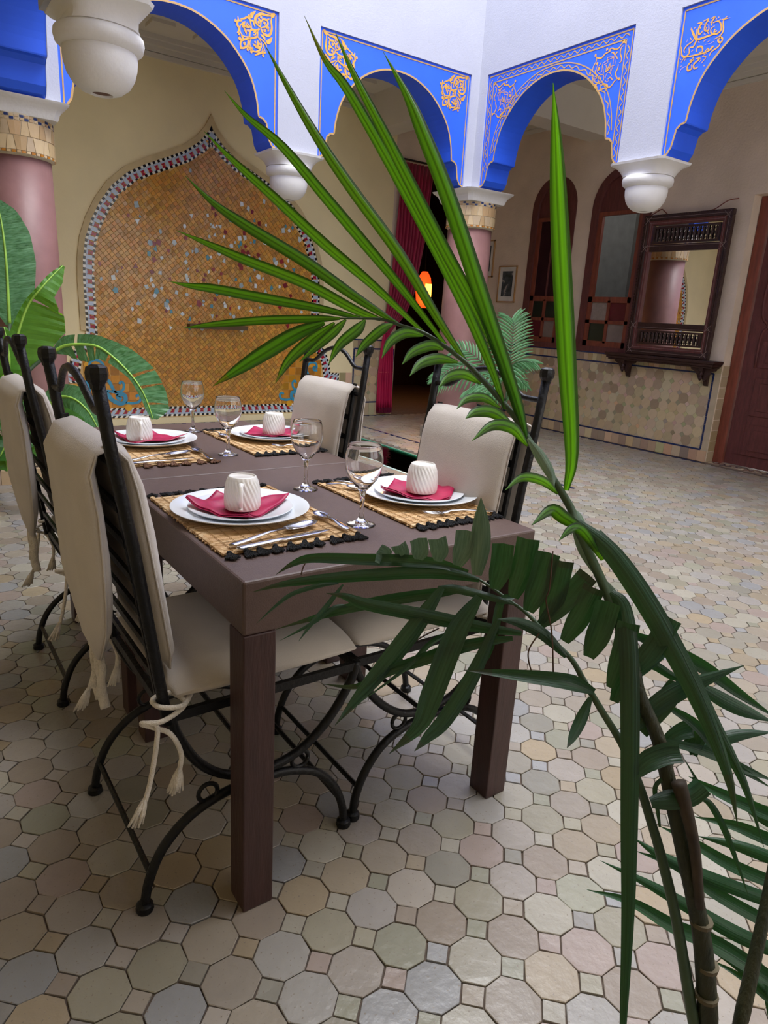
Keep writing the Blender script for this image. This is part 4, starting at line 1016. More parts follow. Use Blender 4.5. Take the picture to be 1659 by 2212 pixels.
# ================================================================== TABLE SETTINGS
def place_mat(label, x0, x1, y0, y1, tm, tn):
    t = thing('placemat', label, 'placemat', ((x0+x1)/2, (y0+y1)/2, .75)); mb = MB()
    n = 62; z = .7515; SC = [lin(h)[:3] for h in ['#c8a070', '#d4b080', '#b8905c', '#dcbc90', '#a8814e', '#cba878']]
    for k in range(n):
        y = y0+(y1-y0)*(k+.5)/n; h = (y1-y0)/n*.5; ps = []
        for q in range(9):
            x = x0+(x1-x0)*q/8+(rc(-.004, .004) if q in (0, 8) else 0); ps.append(Vector((x, y+.0018*math.sin(q*2.1+k)+rc(-.0008, .0008), z+.0016+.0012*((q+k) % 2))))
        mb.cc = random.choice(SC); mb.tube(ps, h*1.02, 5, flat=1)
    for v in mb.v: v.z = z+(v.z-z)*.62
    build('woven_straw', mb, STRAW, t, stuff=True)
    mb = MB()
    for x in (x0+.004, x1-.004): 
        for k in range(56):
            y = y0+(y1-y0)*k/56; mb.cc = random.choice(SC); mb.box((x, y+.004, z+.004), (.0045, .0042, .0022), Matrix.Rotation(.5, 3, 'Z'))
    for q in range(1, 12):
        x = x0+(x1-x0)*q/12; mb.cc = SC[4]; mb.tube([(x, y0, z+.005), (x+rc(-.002, .002), (y0+y1)/2, z+.0052), (x, y1, z+.005)], .0008, 4)
    build('twined_edge', mb, STRAW, t, stuff=True)
    for (yy, sg) in ((y0, -1), (y1, 1)):
        for k in range(tn):
            x = x0+.012+(x1-x0-.024)*k/(tn-1)+rc(-.003, .003); m = MB(); a0 = rc(-.5, .5)
            m.lathe([(.002, 0), (.0055, .002), (.0062, .006), (.0045, .0105), (.001, .012)], 7, (x, yy+sg*.004, z))
            for f in range(9):
                a = a0+(f-4)*.16; L_ = rc(.021, .030)
                m.tube([(x, yy+sg*.004, z+.006), (x+math.sin(a)*L_*.6, yy+sg*(.004+math.cos(a)*L_*.55), z+.0065-.001*abs(f-4)), (x+math.sin(a)*L_, yy+sg*(.004+math.cos(a)*L_), z+.003)], [.0040, .0046, .0026], 4)
            build('tassel', m, tm, t)
    return t
place_mat('straw placemat with black tassels, near left', .018, .345, .142, .615, BTAS, 10)
place_mat('straw placemat with black tassels, near right by the palm', .487, .760, .135, .59, BTAS, 9)
place_mat('straw placemat with brown pompoms, far left', .02, .335, .985, 1.50, RTAS, 8)
place_mat('straw placemat with black tassels, far right', .49, .757, 1.03, 1.50, BTAS, 9)

def plate_prof(r, h, z):
    return [(.001, z+.003), (r*.60, z+.0035), (r*.68, z+.0055), (r*.76, z+h*.55), (r*.97, z+h*.97), (r, z+h), (r+.0005, z+h-.001), (r*.98, z+h-.004), (r*.76, z+h*.55-.004), (r*.66, z+.001), (r*.58, z), (.001, z)]
def lathe_open(prof, n, c):
    mb = MB(); c = Vector(c); rings = [[c+Vector((r*math.cos(2*PI*k/n), r*math.sin(2*PI*k/n), z)) for k in range(n)] for r, z in prof]; return mb.loft(rings, cap=True)
def dinner(label1, label2, x, y, z=.7565):
    o = build('dinner_plate', lathe_open(plate_prof(.163, .021, 0), 64, (0, 0, 0)), PORC, smooth=50); o.location = (x, y, z); tag(o, label1, 'plate', 'large white dinner plates')
    o = build('side_plate', lathe_open(plate_prof(.123, .014, 0), 64, (0, 0, 0)), PORC, smooth=50); o.location = (x, y, z+.0062); tag(o, label2, 'plate', 'small white plates on the dinner plates')
def mug(label, x, y, rz, z):
    t = thing('upturned_mug', label, 'mug', (0, 0, 0), group='white fluted mugs upside down'); mb = MB(); n = 144; rings = []
    prof = [(.0405, 0), (.0415, .006), (.0418, .02), (.0412, .04), (.0385, .058), (.0345, .070), (.0325, .076), (.031, .0775), (.0295, .0775), (.0285, .0735), (.001, .0735)]
    for i, (r, h) in enumerate(prof):
        R = []
        for k in range(n):
            a = 2*PI*k/n; g = .0010*math.sin(20*a+h*190) if 0 < h < .072 and i < 6 else 0
            R.append(Vector(((r+g)*math.cos(a), (r+g)*math.sin(a), h)))
        rings.append(R)
    # densify the fluted part
    dens_r = []
    for i in range(0, 5):
        for q in range(5):
            u = q/5; r = prof[i][0]*(1-u)+prof[i+1][0]*u; h = prof[i][1]*(1-u)+prof[i+1][1]*u
            dens_r.append([Vector(((r+.0013*math.sin(24*2*PI*k/n+h*260)*min(1, h/.006))*math.cos(2*PI*k/n), (r+.0013*math.sin(24*2*PI*k/n+h*260)*min(1, h/.006))*math.sin(2*PI*k/n), h)) for k in range(n)])
    build('body', MB().loft(dens_r+rings[5:]), MUGM, t, smooth=60)
    build('handle', MB().tube(cr([(.037, 0, .063), (.050, 0, .064), (.058, 0, .054), (.059, 0, .038), (.055, 0, .022), (.050, 0, .012), (.053, 0, .007), (.058, 0, .011)], 4), [.0055]*4+[.0045]*12+[.0038]*13, 8, flat=1.2), MUGM, t, smooth='all')
    t.location = (x, y, z); t.rotation_euler = (0, 0, rz); return t
def napkin(label, pts, x, y, rz, z, seed):
    rnd = random.Random(seed); mb = MB(); n = 22
    corners = [Vector((*p, 0)) for p in pts]; g = []
    for i in range(n+1):
        for j in range(n+1):
            u, v = i/n, j/n; p = corners[0].lerp(corners[1], u).lerp(corners[3].lerp(corners[2], u), v)
            p = p+Vector((0, 0, 0)); e = min(u, 1-u, v, 1-v)
            rr_ = p.length
            zz = .0035+.0025*math.sin(7*u+3*v+seed)+.0022*math.sin(16*v-6*u+seed*2)+(.010+.006*math.sin(5*(u-v)+seed))*max(0, (rr_-.055)/.05)**1.3
            if rr_ < .046: zz = min(zz, .0035)
            g.append(Vector((p.x, p.y, zz)))
    for layer in (0, .0025):
        b = len(mb.v); mb.v += [p+Vector((layer*1.2, layer, layer)) for p in g]
        for i in range(n):
            for j in range(n): mb.face((b+i*(n+1)+j, b+(i+1)*(n+1)+j, b+(i+1)*(n+1)+j+1, b+i*(n+1)+j+1))
    o = build('folded_napkin', mb, NAP, smooth='all'); s_ = o.modifiers.new('thick', 'SOLIDIFY'); s_.thickness = .0016; s_.offset = 1
    o.location = (x, y, z); o.rotation_euler = (0, 0, rz); tag(o, label, 'napkin', 'crimson napkins on the plates'); return o
NS = [(-.088, .055), (.01, .105), (.115, .01), (.0, -.10)]
SPOT = [(.168, .398, 'near left'), (.672, .352, 'near right'), (.228, 1.325, 'far left'), (.690, 1.300, 'far right')]
for k, (x, y, w_) in enumerate(SPOT):
    dinner('large white dinner plate at the %s place setting' % w_, 'small white plate stacked on the %s dinner plate' % w_, x, y)
    zb = .7565+.0062+.004
    napkin('folded crimson napkin under the %s mug' % w_, [(-.115, .055), (.0, .115), (.125, -.02), (-.055, -.12)] if k % 2 == 0 else [(-.125, .02), (.0, .105), (.125, -.02), (-.005, -.12)], x, y, [.15, .1, -.2, .3][k], zb, k+1)
    mx_, my = x+[-.004, -.002, -.04, -.004][k], y+[-.018, -.012, -.03, -.018][k]
    mug('white fluted mug upside down on the %s napkin%s' % (w_, ', handle towards the camera' if k in (0, 2) else ''), mx_, my, [-2.05, 1.2, -1.75, 1.1][k], zb+.0085)

def wineglass(label, x, y):
    h = .188
    pr = [(.001, .0012), (.020, .002), (.033, .0025), (.0352, .0015), (.0352, .0), (.0352, .0001)]
    out = [(.0001, 0), (.034, 0), (.0352, .0012), (.034, .003), (.022, .006), (.010, .012), (.0062, .022), (.005, .045), (.0055, .066), (.0085, .080), (.019, .092), (.033, .108), (.0425, .126), (.0462, .143), (.0455, .160), (.0425, .176), (.0396, h-.001), (.0393, h)]
    inn = [(.0388, h), (.0385, h-.001), (.0416, .176), (.0446, .160), (.0453, .143), (.0413, .127), (.0318, .110), (.018, .0945), (.007, .087), (.0001, .0855)]
    o = build('wine_glass', MB().lathe(out+inn, 48, (0, 0, 0), cap=False), GLASS, smooth='all'); o.location = (x, y, .7505)
    o.scale = (.97, .97, 1.03)
    tag(o, label, 'glass', 'stemmed wine glasses'); return o
wineglass('clear wine glass nearest the camera, between the two near placemats', .392, .212)
wineglass('clear wine glass on the near table, just in front of the seam', .432, .560)
wineglass('clear wine glass just past the table seam', .415, 1.07)
wineglass('clear wine glass furthest away, near the end of the far table', .46, 1.53)

def cutlery(kind, label, a, b, z=.7605, sc=1.):
    a = Vector((*a, z)); b = Vector((*b, z)); d = (b-a); L_ = d.length; d.normalize(); n_ = Vector((-d.y, d.x, 0)); t = None
    mb = MB()
    def ringat(u, hw, zz, th, wide=10): 
        c = a+d*(u*L_)+Vector((0, 0, zz)); return [c+n_*hw*math.cos(2*PI*k/wide)+Vector((0, 0, th*math.sin(2*PI*k/wide))) for k in range(wide)]
    if kind == 'knife':
        mb.loft([ringat(0, .004, 0, .0015), ringat(.03, .0095, 0, .0028), ringat(.38, .0075, .001, .003), ringat(.44, .006, .001, .003), ringat(.48, .0095, .001, .0012), ringat(.85, .0105, .001, .0009), ringat(.97, .006, .001, .0008), ringat(1, .001, .001, .0005)])
        o = build('table_knife', mb, STEEL, smooth='all')
    elif kind == 'spoon':
        R_ = [ringat(0, .004, 0, .0012), ringat(.04, .009, .0005, .0018), ringat(.2, .008, .002, .002), ringat(.42, .0045, .006, .0022), ringat(.62, .0035, .006, .0022)]
        mb.loft(R_)
        # bowl (dished)
        rings = []
        for k in range(9):
            u = k/8; hw = .020*sc*math.sin(PI*(.08+.88*u))**.6; c = a+d*((.62+.38*u)*L_)
            rings.append([c+n_*hw*(q/4-1)+Vector((0, 0, .005-.0075*(1-(q/4-1)**2)*math.sin(PI*max(.05, u)))) for q in range(9)])
        bm2 = len(mb.v)
        for r in rings: mb.v += r
        for i in range(8):
            for j in range(8): mb.face((bm2+i*9+j, bm2+i*9+j+1, bm2+(i+1)*9+j+1, bm2+(i+1)*9+j))
        o = build('spoon', mb, STEEL, smooth='all'); s_ = o.modifiers.new('thick', 'SOLIDIFY'); s_.thickness = .001
    else:
        mb.loft([ringat(0, .004, 0, .0012), ringat(.04, .009, .0005, .0018), ringat(.2, .007, .002, .002), ringat(.45, .004, .006, .002), ringat(.62, .0045, .005, .002), ringat(.70, .011, .002, .0015), ringat(.76, .0115, 0, .0012)])
        for q in range(4):
            off = n_*(-.0093+.0062*q); p = a+d*(.75*L_)+off; mb.tube([p, a+d*(.88*L_)+off+Vector((0, 0, .001)), a+d*L_+off+Vector((0, 0, .004))], [.0018, .0016, .0008], 5)
        o = build('fork', mb, STEEL, smooth='all')
    tag(o, label, kind); return o
cutlery('spoon', 'large spoon resting on the near left placemat, beside the knife', (.045, .172), (.285, .240), z=.762)
cutlery('knife', 'table knife along the near left placemat tassels', (.050, .148), (.285, .178), z=.762)
cutlery('spoon', 'small teaspoon at the right end of the near left placemat', (.325, .165), (.322, .312), z=.762, sc=.8)
cutlery('fork', 'fork on the near right placemat, in front of the plate', (.755, .140), (.565, .196), z=.762)
cutlery('spoon', 'spoon at the far left corner of the near right placemat, behind the glass', (.495, .555), (.555, .47), z=.762, sc=.8)
cutlery('knife', 'knife behind the near wine glass on the near right placemat', (.54, .575), (.60, .50), z=.762)
cutlery('spoon', 'large spoon on the far left placemat with brown pompoms', (.05, 1.020), (.300, 1.105), z=.762)
cutlery('knife', 'knife along the far left placemat pompoms', (.055, .992), (.275, 1.005), z=.762)
cutlery('spoon', 'small teaspoon at the right end of the far left placemat', (.318, .97), (.322, 1.150), z=.762, sc=.8)
cutlery('fork', 'fork on the far right placemat, in front of the plate', (.735, 1.055), (.60, 1.12), z=.762)
cutlery('spoon', 'spoon at the left corner of the far right placemat', (.50, 1.46), (.515, 1.33), z=.762, sc=.8)
# ================================================================== PLANTS
def sub3(pts, n=5):       # pts (px, py, t) -> smooth 3D
    return cr([near(*p) for p in pts], n)
def leaf(par, P3d, wpx, m, name='leaflet', fold=.45, roll=0., blunt=False, tint=(1, 1, 1), base=.35, tiptint=None, peak=.4, hint=None):
    mb = MB(); N = len(P3d); U = (-1, -.55, 0, .55, 1); L = 0
    for i, p in enumerate(P3d):
        u = i/(N-1); t = (P3d[min(i+1, N-1)]-P3d[max(i-1, 0)]).normalized(); vd = (p-CAM).normalized() if hint is None else hint
        wv = t.cross(vd)
        wv = wv.normalized() if wv.length > .05 else Vector((0, 0, 1)); nn = wv.cross(t).normalized()
        c, s_ = math.cos(roll), math.sin(roll); wv2 = wv*c+nn*s_; nn2 = nn*c-wv*s_
        if blunt: k = base+(1-base)*min(1, (u/.35))**.8
        else:
            k = (base+(1-base)*math.sin(PI/2*min(1, u/peak))) if u < peak else max(.03, math.cos(PI/2*((u-peak)/(1-peak))**1.15))
        h = wpx*k/2
        for q in U: mb.v.append(p+wv2*q*h+nn2*(abs(q)*h*fold))
        if i: L += (P3d[i]-P3d[i-1]).length
    for i in range(N-1):
        for j in range(4):
            a = i*5+j; v0, v1 = i/(N-1), (i+1)/(N-1); u0, u1 = j/4, (j+1)/4
            col = tint if not tiptint or i < (N-1)*.82 else tiptint
            mb.face((a, a+1, a+6, a+5), col, [(u0, v0), (u1, v0), (u1, v1), (u0, v1)])
    if par is not None and hint is None: mb.v = [p-Vector(kp['org']) for p in mb.v]
    me = mb.mesh(name, m, 'all'); return link(name, me, par)
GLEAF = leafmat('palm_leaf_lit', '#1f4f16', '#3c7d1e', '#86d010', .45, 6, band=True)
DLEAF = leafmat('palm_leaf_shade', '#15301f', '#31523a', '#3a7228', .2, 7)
PLEAF = leafmat('palm_leaf_pale', '#56705f', '#7d9384', '#5f7a50', .2, 6)
STEM = mat('palm_stem', '#1c2718', .5, var=.35, scale=12, stretch=(4, 4, 1), bump=.3, bscale=60, col2='#34351f')
STEMG = mat('green_petiole', '#3d5238', .5, var=.2, scale=12, bump=.15)
BROWN = mat('dry_leaf_tip', '#4e3a2e', .9, var=.3, scale=20)
BT = (1.5, .75, .9)
kp = thing('potted_palm', 'tall green palm in the right foreground with long fronds reaching over the table', 'palm', (.40, -.90, 0))
build('pot', MB().lathe([(.085, 0), (.12, .02), (.135, .17), (.145, .175), (.145, .2), (.125, .2), (.12, .17)], 32, (.40, -.90, 0)), TERRA, kp, smooth=50)
build('potting_soil', MB().lathe([(.118, .165), (.118, .175), (.06, .182)], 24, (.40, -.90, 0)), SOIL, kp)
G = Vector((.40, -.90, .17))
def A(x, y, t): return (350+.5485*x, 20+.5485*y, t)
def Bz(x, y, t): return (500+.4822*x, 1000+.4822*y, t)
def Cz(x, y, t): return (1100+.337*x, 1000+.337*y, t)
def Dz(x, y, t): return (1200+.3219*x, 1500+.3219*y, t)
# trunks
def stem(name, pts, r, m, par=None, toground=True):
    P = sub3(pts, 5)
    if toground: P = P+[P[-1].lerp(G, .5), G] if (P[-1].z > .17) else P
    R = [r[0]+(r[1]-r[0])*i/(len(P)-1) for i in range(len(P))]
    mb = MB().tube(P, R, 10)
    mb.v = [p for p in mb.v]
    return build(name, mb, m, par or kp, smooth='all', local=True)
tb = stem('trunk', [(1372, 1446, .90), (1383, 1503, .90), (1422, 1597, .90), (1445, 1693, .905), (1474, 1822, .91), (1509, 1983, .925), (1522, 2080, .935), (1530, 2220, .95)], (.0075, .0145), STEM)
for (x, y, t, r) in ((1527, 2085, .935, .0152), (1526, 2150, .94, .0156), (1515, 1990, .925, .0148)):
    p = near(x, y, t); build('leaf_scar_ring', MB().tube([p+Vector((0, 0, .003)), p-Vector((0, 0, .003))], r, 12), mat('pale_ring', '#5c5440', .8), kp)
stem('trunk', [(1700, 1720, 1.0), (1659, 1935, .98), (1628, 2080, .97), (1598, 2215, .96)], (.007, .011), STEM)
stem('dry_sheath', [(1466, 1690, .885), (1480, 1740, .885), (1500, 1830, .89), (1512, 1960, .905)], (.010, .006), mat('dry_sheath_brown', '#3b3126', .7, var=.4, scale=30), toground=False)
# ---- upper frond
up = [(1375, 1450, .90), (1345, 1370, .915), (1316, 1293, .93), (1282, 1216, .945), (1245, 1135, .96), (1233, 1098, .97), (1195, 1035, .98), (1140, 947, 1.0), (1110, 898, 1.01), (1057, 837, 1.025), (1011, 788, 1.04), (962, 749, 1.055), (915, 719, 1.07), (866, 703, 1.08), (827, 690, 1.09), (783, 688, 1.10), (734, 688, 1.10)]
P = sub3(up, 4); R = [.0075-.006*i/(len(P)-1) for i in range(len(P))]
f1 = build('frond_rachis', MB().tube(P, R, 8), STEMG, kp, smooth='all')
def wx(px, t): return px*t/1490
LG = [  # pts in frame A, base t, tip dt, width px(real)
 ([(1350,1575),(1290,1400),(1170,1130),(940,690),(735,330),(640,200),(560,25)], 1.01, .10, 27), ([(1440,1690),(1290,1290),(1100,930),(910,560),(760,270),(680,85)], 1.0, .08, 27),
 ([(1435,1690),(1390,1530),(1270,1170),(1130,750),(1020,470),(960,330),(870,165)], .995, .05, 36), ([(1205,1405),(1080,1210),(930,960),(740,700),(600,490),(480,280),(400,130)], 1.04, .12, 26),
 ([(1115,1320),(950,1110),(800,930),(640,740),(470,540),(330,420),(245,320)], 1.055, .12, 25), ([(1030,1275),(830,1090),(640,930),(440,745),(270,590),(165,480)], 1.07, .12, 25),
 ([(930,1240),(760,1130),(560,990),(330,850),(200,760),(90,655)], 1.08, .10, 26), ([(860,1222),(760,1185),(560,1080),(330,990),(180,925),(55,870)], 1.09, .08, 24),
 ([(780,1217),(620,1180),(400,1140),(200,1102),(110,1090),(30,1072)], 1.10, .05, 22), ([(700,1218),(600,1220),(400,1226),(200,1242),(85,1255)], 1.10, .03, 19),
 ([(640,1235),(540,1275),(420,1345),(300,1420),(200,1485)], 1.10, 0, 34), ([(680,1235),(580,1310),(500,1385),(445,1475)], 1.10, -.01, 25), ([(725,1222),(680,1270),(610,1330),(540,1390)], 1.10, -.02, 21),
 ([(800,1222),(770,1260),(700,1320),(655,1400)], 1.09, -.03, 25), ([(910,1240),(870,1258),(800,1318),(762,1370)], 1.08, -.03, 22), ([(1030,1285),(960,1275),(900,1310),(865,1375)], 1.06, -.04, 24),
 ([(1110,1340),(1060,1325),(990,1350),(945,1400)], 1.05, -.04, 24), ([(1165,1390),(1090,1375),(1020,1395),(975,1445)], 1.04, -.05, 24), ([(1255,1475),(1190,1440),(1130,1450),(1090,1490)], 1.03, -.05, 24),
 ([(1330,1570),(1270,1530),(1200,1535),(1160,1575)], 1.015, -.05, 20), ([(1390,1650),(1310,1590),(1240,1585),(1195,1612)], 1.0, -.05, 26), ([(1440,1720),(1380,1650),(1300,1640),(1220,1700)], .995, -.05, 26),
 ([(1590,1895),(1610,1750),(1590,1400),(1568,1000),(1555,700),(1548,480),(1540,290)], .975, -.10, 40), ([(1560,1910),(1500,1860),(1420,1845),(1350,1895)], .975, -.05, 22),
 ([(1440,1690),(1490,1760),(1530,1830),(1545,1880)], .985, -.02, 24), ([(1605,1960),(1640,2000),(1660,2060),(1640,2080)], .97, -.02, 18)]
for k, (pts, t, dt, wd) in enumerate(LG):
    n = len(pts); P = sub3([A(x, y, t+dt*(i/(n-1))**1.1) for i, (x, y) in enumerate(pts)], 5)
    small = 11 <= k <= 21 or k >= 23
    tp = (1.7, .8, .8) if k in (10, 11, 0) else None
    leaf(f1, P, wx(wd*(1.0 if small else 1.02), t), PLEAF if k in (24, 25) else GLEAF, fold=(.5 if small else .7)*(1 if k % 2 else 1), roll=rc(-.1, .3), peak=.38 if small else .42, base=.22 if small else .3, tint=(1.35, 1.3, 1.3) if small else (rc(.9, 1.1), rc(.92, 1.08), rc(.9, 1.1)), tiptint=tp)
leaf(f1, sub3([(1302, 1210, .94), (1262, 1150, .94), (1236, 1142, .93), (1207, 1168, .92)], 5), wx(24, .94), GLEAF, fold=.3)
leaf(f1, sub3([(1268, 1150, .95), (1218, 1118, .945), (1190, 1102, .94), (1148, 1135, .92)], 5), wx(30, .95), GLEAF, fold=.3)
# big straps hanging from the frond base
for pts, wd, mt in (([(1246,1130,.955),(1316,1189,.93),(1387,1287,.905),(1454,1404,.885),(1521,1539,.87),(1572,1674,.855),(1594,1785,.85)], 36, DLEAF), ([(1290,1150,.96),(1340,1210,.94),(1403,1303,.92),(1471,1421,.90),(1538,1556,.885),(1606,1690,.87),(1650,1830,.86)], 30, DLEAF),
                    ([(1318,1280,.925),(1345,1310,.91),(1358,1404,.895),(1361,1573,.885),(1359,1800,.88),(1356,1983,.88),(1346,2212,.88),(1338,2380,.88)], 31, DLEAF)):
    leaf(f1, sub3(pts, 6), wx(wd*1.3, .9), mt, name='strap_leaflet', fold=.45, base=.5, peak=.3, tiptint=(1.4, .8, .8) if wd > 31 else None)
leaf(f1, sub3([(1236,1104,.965),(1250,1140,.955),(1262,1190,.95),(1290,1250,.94)], 5), wx(30, .95), PLEAF, fold=.4)
leaf(f1, sub3([(1300,1250,.94),(1325,1290,.93),(1335,1330,.925),(1330,1380,.92)], 5), wx(26, .95), PLEAF, fold=.4)
# ---- lower frond
lo = [(1500, 2220, .95), (1477, 2080, .94), (1457, 1967, .93), (1425, 1838, .92), (1406, 1774, .915), (1380, 1693, .91), (1343, 1607, .91), (1302, 1539, .92), (1262, 1472, .935), (1235, 1425, .945), (1191, 1381, .96), (1140, 1327, .98), (1103, 1299, .995), (1040, 1255, 1.02), (982, 1227, 1.04)]
P = sub3(lo, 4); P = [G, G.lerp(P[0], .6)]+P; R = [.0085-.007*i/(len(P)-1) for i in range(len(P))]
f2 = build('frond_rachis', MB().tube(P, R, 8), STEMG, kp, smooth='all')
SH_ = [((690,425),(650,400),35,1),((757,432),(750,370),29,1),((838,432),(836,336),32,1),((925,442),(922,342),34,1),((1012,460),(1050,300),36,1),((1100,505),(1118,155),38,0),((1180,565),(1218,360),40,1),((1262,605),(1330,342),42,1),
       ((1330,665),(1420,400),44,1),((1400,725),(1480,440),44,1),((1385,725),(1600,500),38,1),((1490,800),(1625,560),40,1),((1600,870),(1690,620),44,1),((1700,1010),(1780,720),40,1)]
for k, (a, b, wd, bl) in enumerate(SH_):
    t = 1.04-.12*max(0, a[0]-690)/1000
    m_ = ((a[0]+b[0])/2+8, (a[1]+b[1])/2)
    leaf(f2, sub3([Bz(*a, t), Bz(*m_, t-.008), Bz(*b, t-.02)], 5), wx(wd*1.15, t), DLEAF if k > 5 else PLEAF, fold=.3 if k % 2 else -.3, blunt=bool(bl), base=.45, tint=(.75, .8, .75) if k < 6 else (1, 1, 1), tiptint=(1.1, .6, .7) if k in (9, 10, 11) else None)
DL = [([(1060,490),(940,455),(800,440),(560,432),(360,428),(270,455),(200,500)],20,1.02),([(1110,525),(1000,500),(850,490),(500,512),(250,540),(95,578)],22,1.01),([(1060,562),(920,580),(700,612),(540,645),(380,690),(200,745)],20,1.0),
      ([(1300,765),(1100,735),(850,685),(600,635),(510,600),(425,583)],24,.96),([(1260,785),(1130,800),(1000,830),(850,880),(720,925),(560,1000),(405,990)],22,.95),([(945,558),(840,720),(700,900),(580,1040),(465,1175)],32,.98),
      ([(1110,600),(1010,760),(900,1040),(840,1180),(708,1302)],38,.965),([(1195,705),(1080,960),(960,1150),(880,1230),(820,1292)],27,.95),([(1625,1025),(1540,990),(1450,972),(1250,948),(1040,928)],26,.915),([(1610,1050),(1570,1150),(1535,1220),(1503,1278)],20,.915),
      ([(1270,600),(1210,620),(1180,760),(1150,860),(1130,905)],14,.985),([(480,540),(400,550),(280,585),(200,640),(110,722)],8,1.03),([(500,545),(430,640),(360,720),(300,800)],9,1.02),([(540,640),(460,650),(360,720),(210,800)],8,1.02),([(1000,755),(900,800),(780,920),(580,1070)],9,.98),
      ([(925,556),(1020,565),(1180,605),(1290,640)],15,.99),([(700,905),(620,1000),(520,1100),(480,1160)],6,.97),([(1500,870),(1400,770),(1290,715),(1190,700)],20,.94)]
for k, (pts, wd, t) in enumerate(DL):
    n = len(pts); P = sub3([Bz(x, y, t+(.03 if k < 5 else -.03)*i/(n-1)) for i, (x, y) in enumerate(pts)], 5)
    leaf(f2, P, wx(wd*1.3, t), DLEAF, fold=.5*(1 if k % 2 else -1), roll=rc(-.3, .3), base=.35, peak=.35, tint=(rc(.85, 1.05),)*3, tiptint=BT if k < 10 else None)
for pts in ([(1440,395),(1425,560),(1410,620),(1435,760),(1442,945)],[(1380,760),(1335,830),(1330,880),(1345,940)],[(330,450),(320,470),(312,500)],[(820,800),(870,770),(930,740)]):
    build('dry_fibre', MB().tube(sub3([Bz(x, y, .93 if x > 1000 else 1.0) for x, y in pts], 5), .0011, 5), BROWN, f2, smooth='all')
# ---- leaves to the right of the stems
RL = [([(820,1330),(880,1250),(960,1140),(1045,1000)],36,.90,Cz,1),([(806,1700),(930,1570),(1080,1470),(1250,1395),(1505,1298)],34,.90,Cz,0),([(540,530),(620,450),(740,400),(835,385)],36,.885,Dz,1),([(640,725),(760,705),(900,680),(988,610)],34,.885,Dz,1),
      ([(800,1100),(1000,1180),(1250,1310),(1480,1480),(1720,1640)],24,.93,Cz,0),([(1200,1420),(1450,1560),(1690,1660)],26,.94,Cz,0),([(1025,1565),(1200,1680),(1400,1900),(1690,2090)],18,.93,Cz,0),([(1150,1850),(1300,1790),(1480,1740),(1700,1725)],24,.94,Cz,0),
      ([(975,1780),(1250,1850),(1500,1960),(1700,2040)],18,.93,Cz,0),([(830,1300),(930,1300),(1050,1370),(1200,1420)],16,.93,Cz,0),([(960,1830),(1080,1730),(1190,1700),(1200,1770),(1150,1850)],30,.94,Cz,1),([(970,690),(1040,740),(1120,880),(1200,1080),(1300,1370)],12,.92,Dz,0),
      ([(960,640),(930,560),(960,600),(850,410)],8,.90,Dz,0),([(700,890),(680,740),(670,620),(740,540),(830,400)],8,.90,Dz,0),([(670,1530),(740,1380),(900,1270),(1060,1180)],30,.93,Cz,0),([(1060,1400),(1000,1530),(830,1710)],34,.91,Cz,1)]
for k, (pts, wd, t, F, bl) in enumerate(RL):
    P = sub3([F(x, y, t) for x, y in pts], 5)
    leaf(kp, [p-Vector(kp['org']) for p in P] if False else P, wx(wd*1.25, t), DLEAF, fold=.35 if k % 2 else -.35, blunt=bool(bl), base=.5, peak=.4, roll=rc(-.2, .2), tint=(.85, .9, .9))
# ---- low frond entering from the right edge
P = sub3([(1735, 1560, 1.02), (1745, 1750, 1.01), (1740, 2000, 1.0), (1700, 2230, .98)], 5)+[Vector((.46, -.86, .20)), G]
f3 = build('frond_rachis', MB().tube(P, .005, 8), STEMG, kp, smooth='all')
BL = [[(890,548),(1100,660),(1426,800),(1660,880)],[(960,575),(1250,720),(1426,850),(1670,960)],[(930,820),(1200,880),(1426,970),(1690,1060)],[(950,950),(1200,1010),(1426,1090),(1690,1190)],[(690,880),(900,980),(1150,1130),(1426,1250),(1690,1330)],[(520,960),(700,1080),(1000,1220),(1426,1380),(1690,1470)],
      [(535,1050),(800,1150),(1100,1350),(1426,1530),(1690,1640)],[(300,1115),(600,1260),(900,1430),(1200,1600),(1426,1700),(1690,1800)],[(210,1310),(500,1390),(800,1560),(1100,1690),(1426,1900),(1670,2050)],[(880,1650),(1100,1740),(1426,2000),(1640,2180)],[(1040,1780),(1250,1900),(1500,2120)],[(1340,1720),(1400,1900),(1450,2212)]]
for k, pts in enumerate(BL):
    pts = pts[::-1]; n = len(pts); P = sub3([Dz(x, y, 1.01+.05*i/(n-1)) for i, (x, y) in enumerate(pts)], 5)
    leaf(f3, P, wx([22, 20, 22, 22, 22, 24, 22, 26, 28, 12, 10, 12][k]*1.25, 1.03), mat_b if False else DLEAF, fold=.45*(1 if k % 2 else -1), base=.5, peak=.35, tint=(.95, 1.25, 1.0))
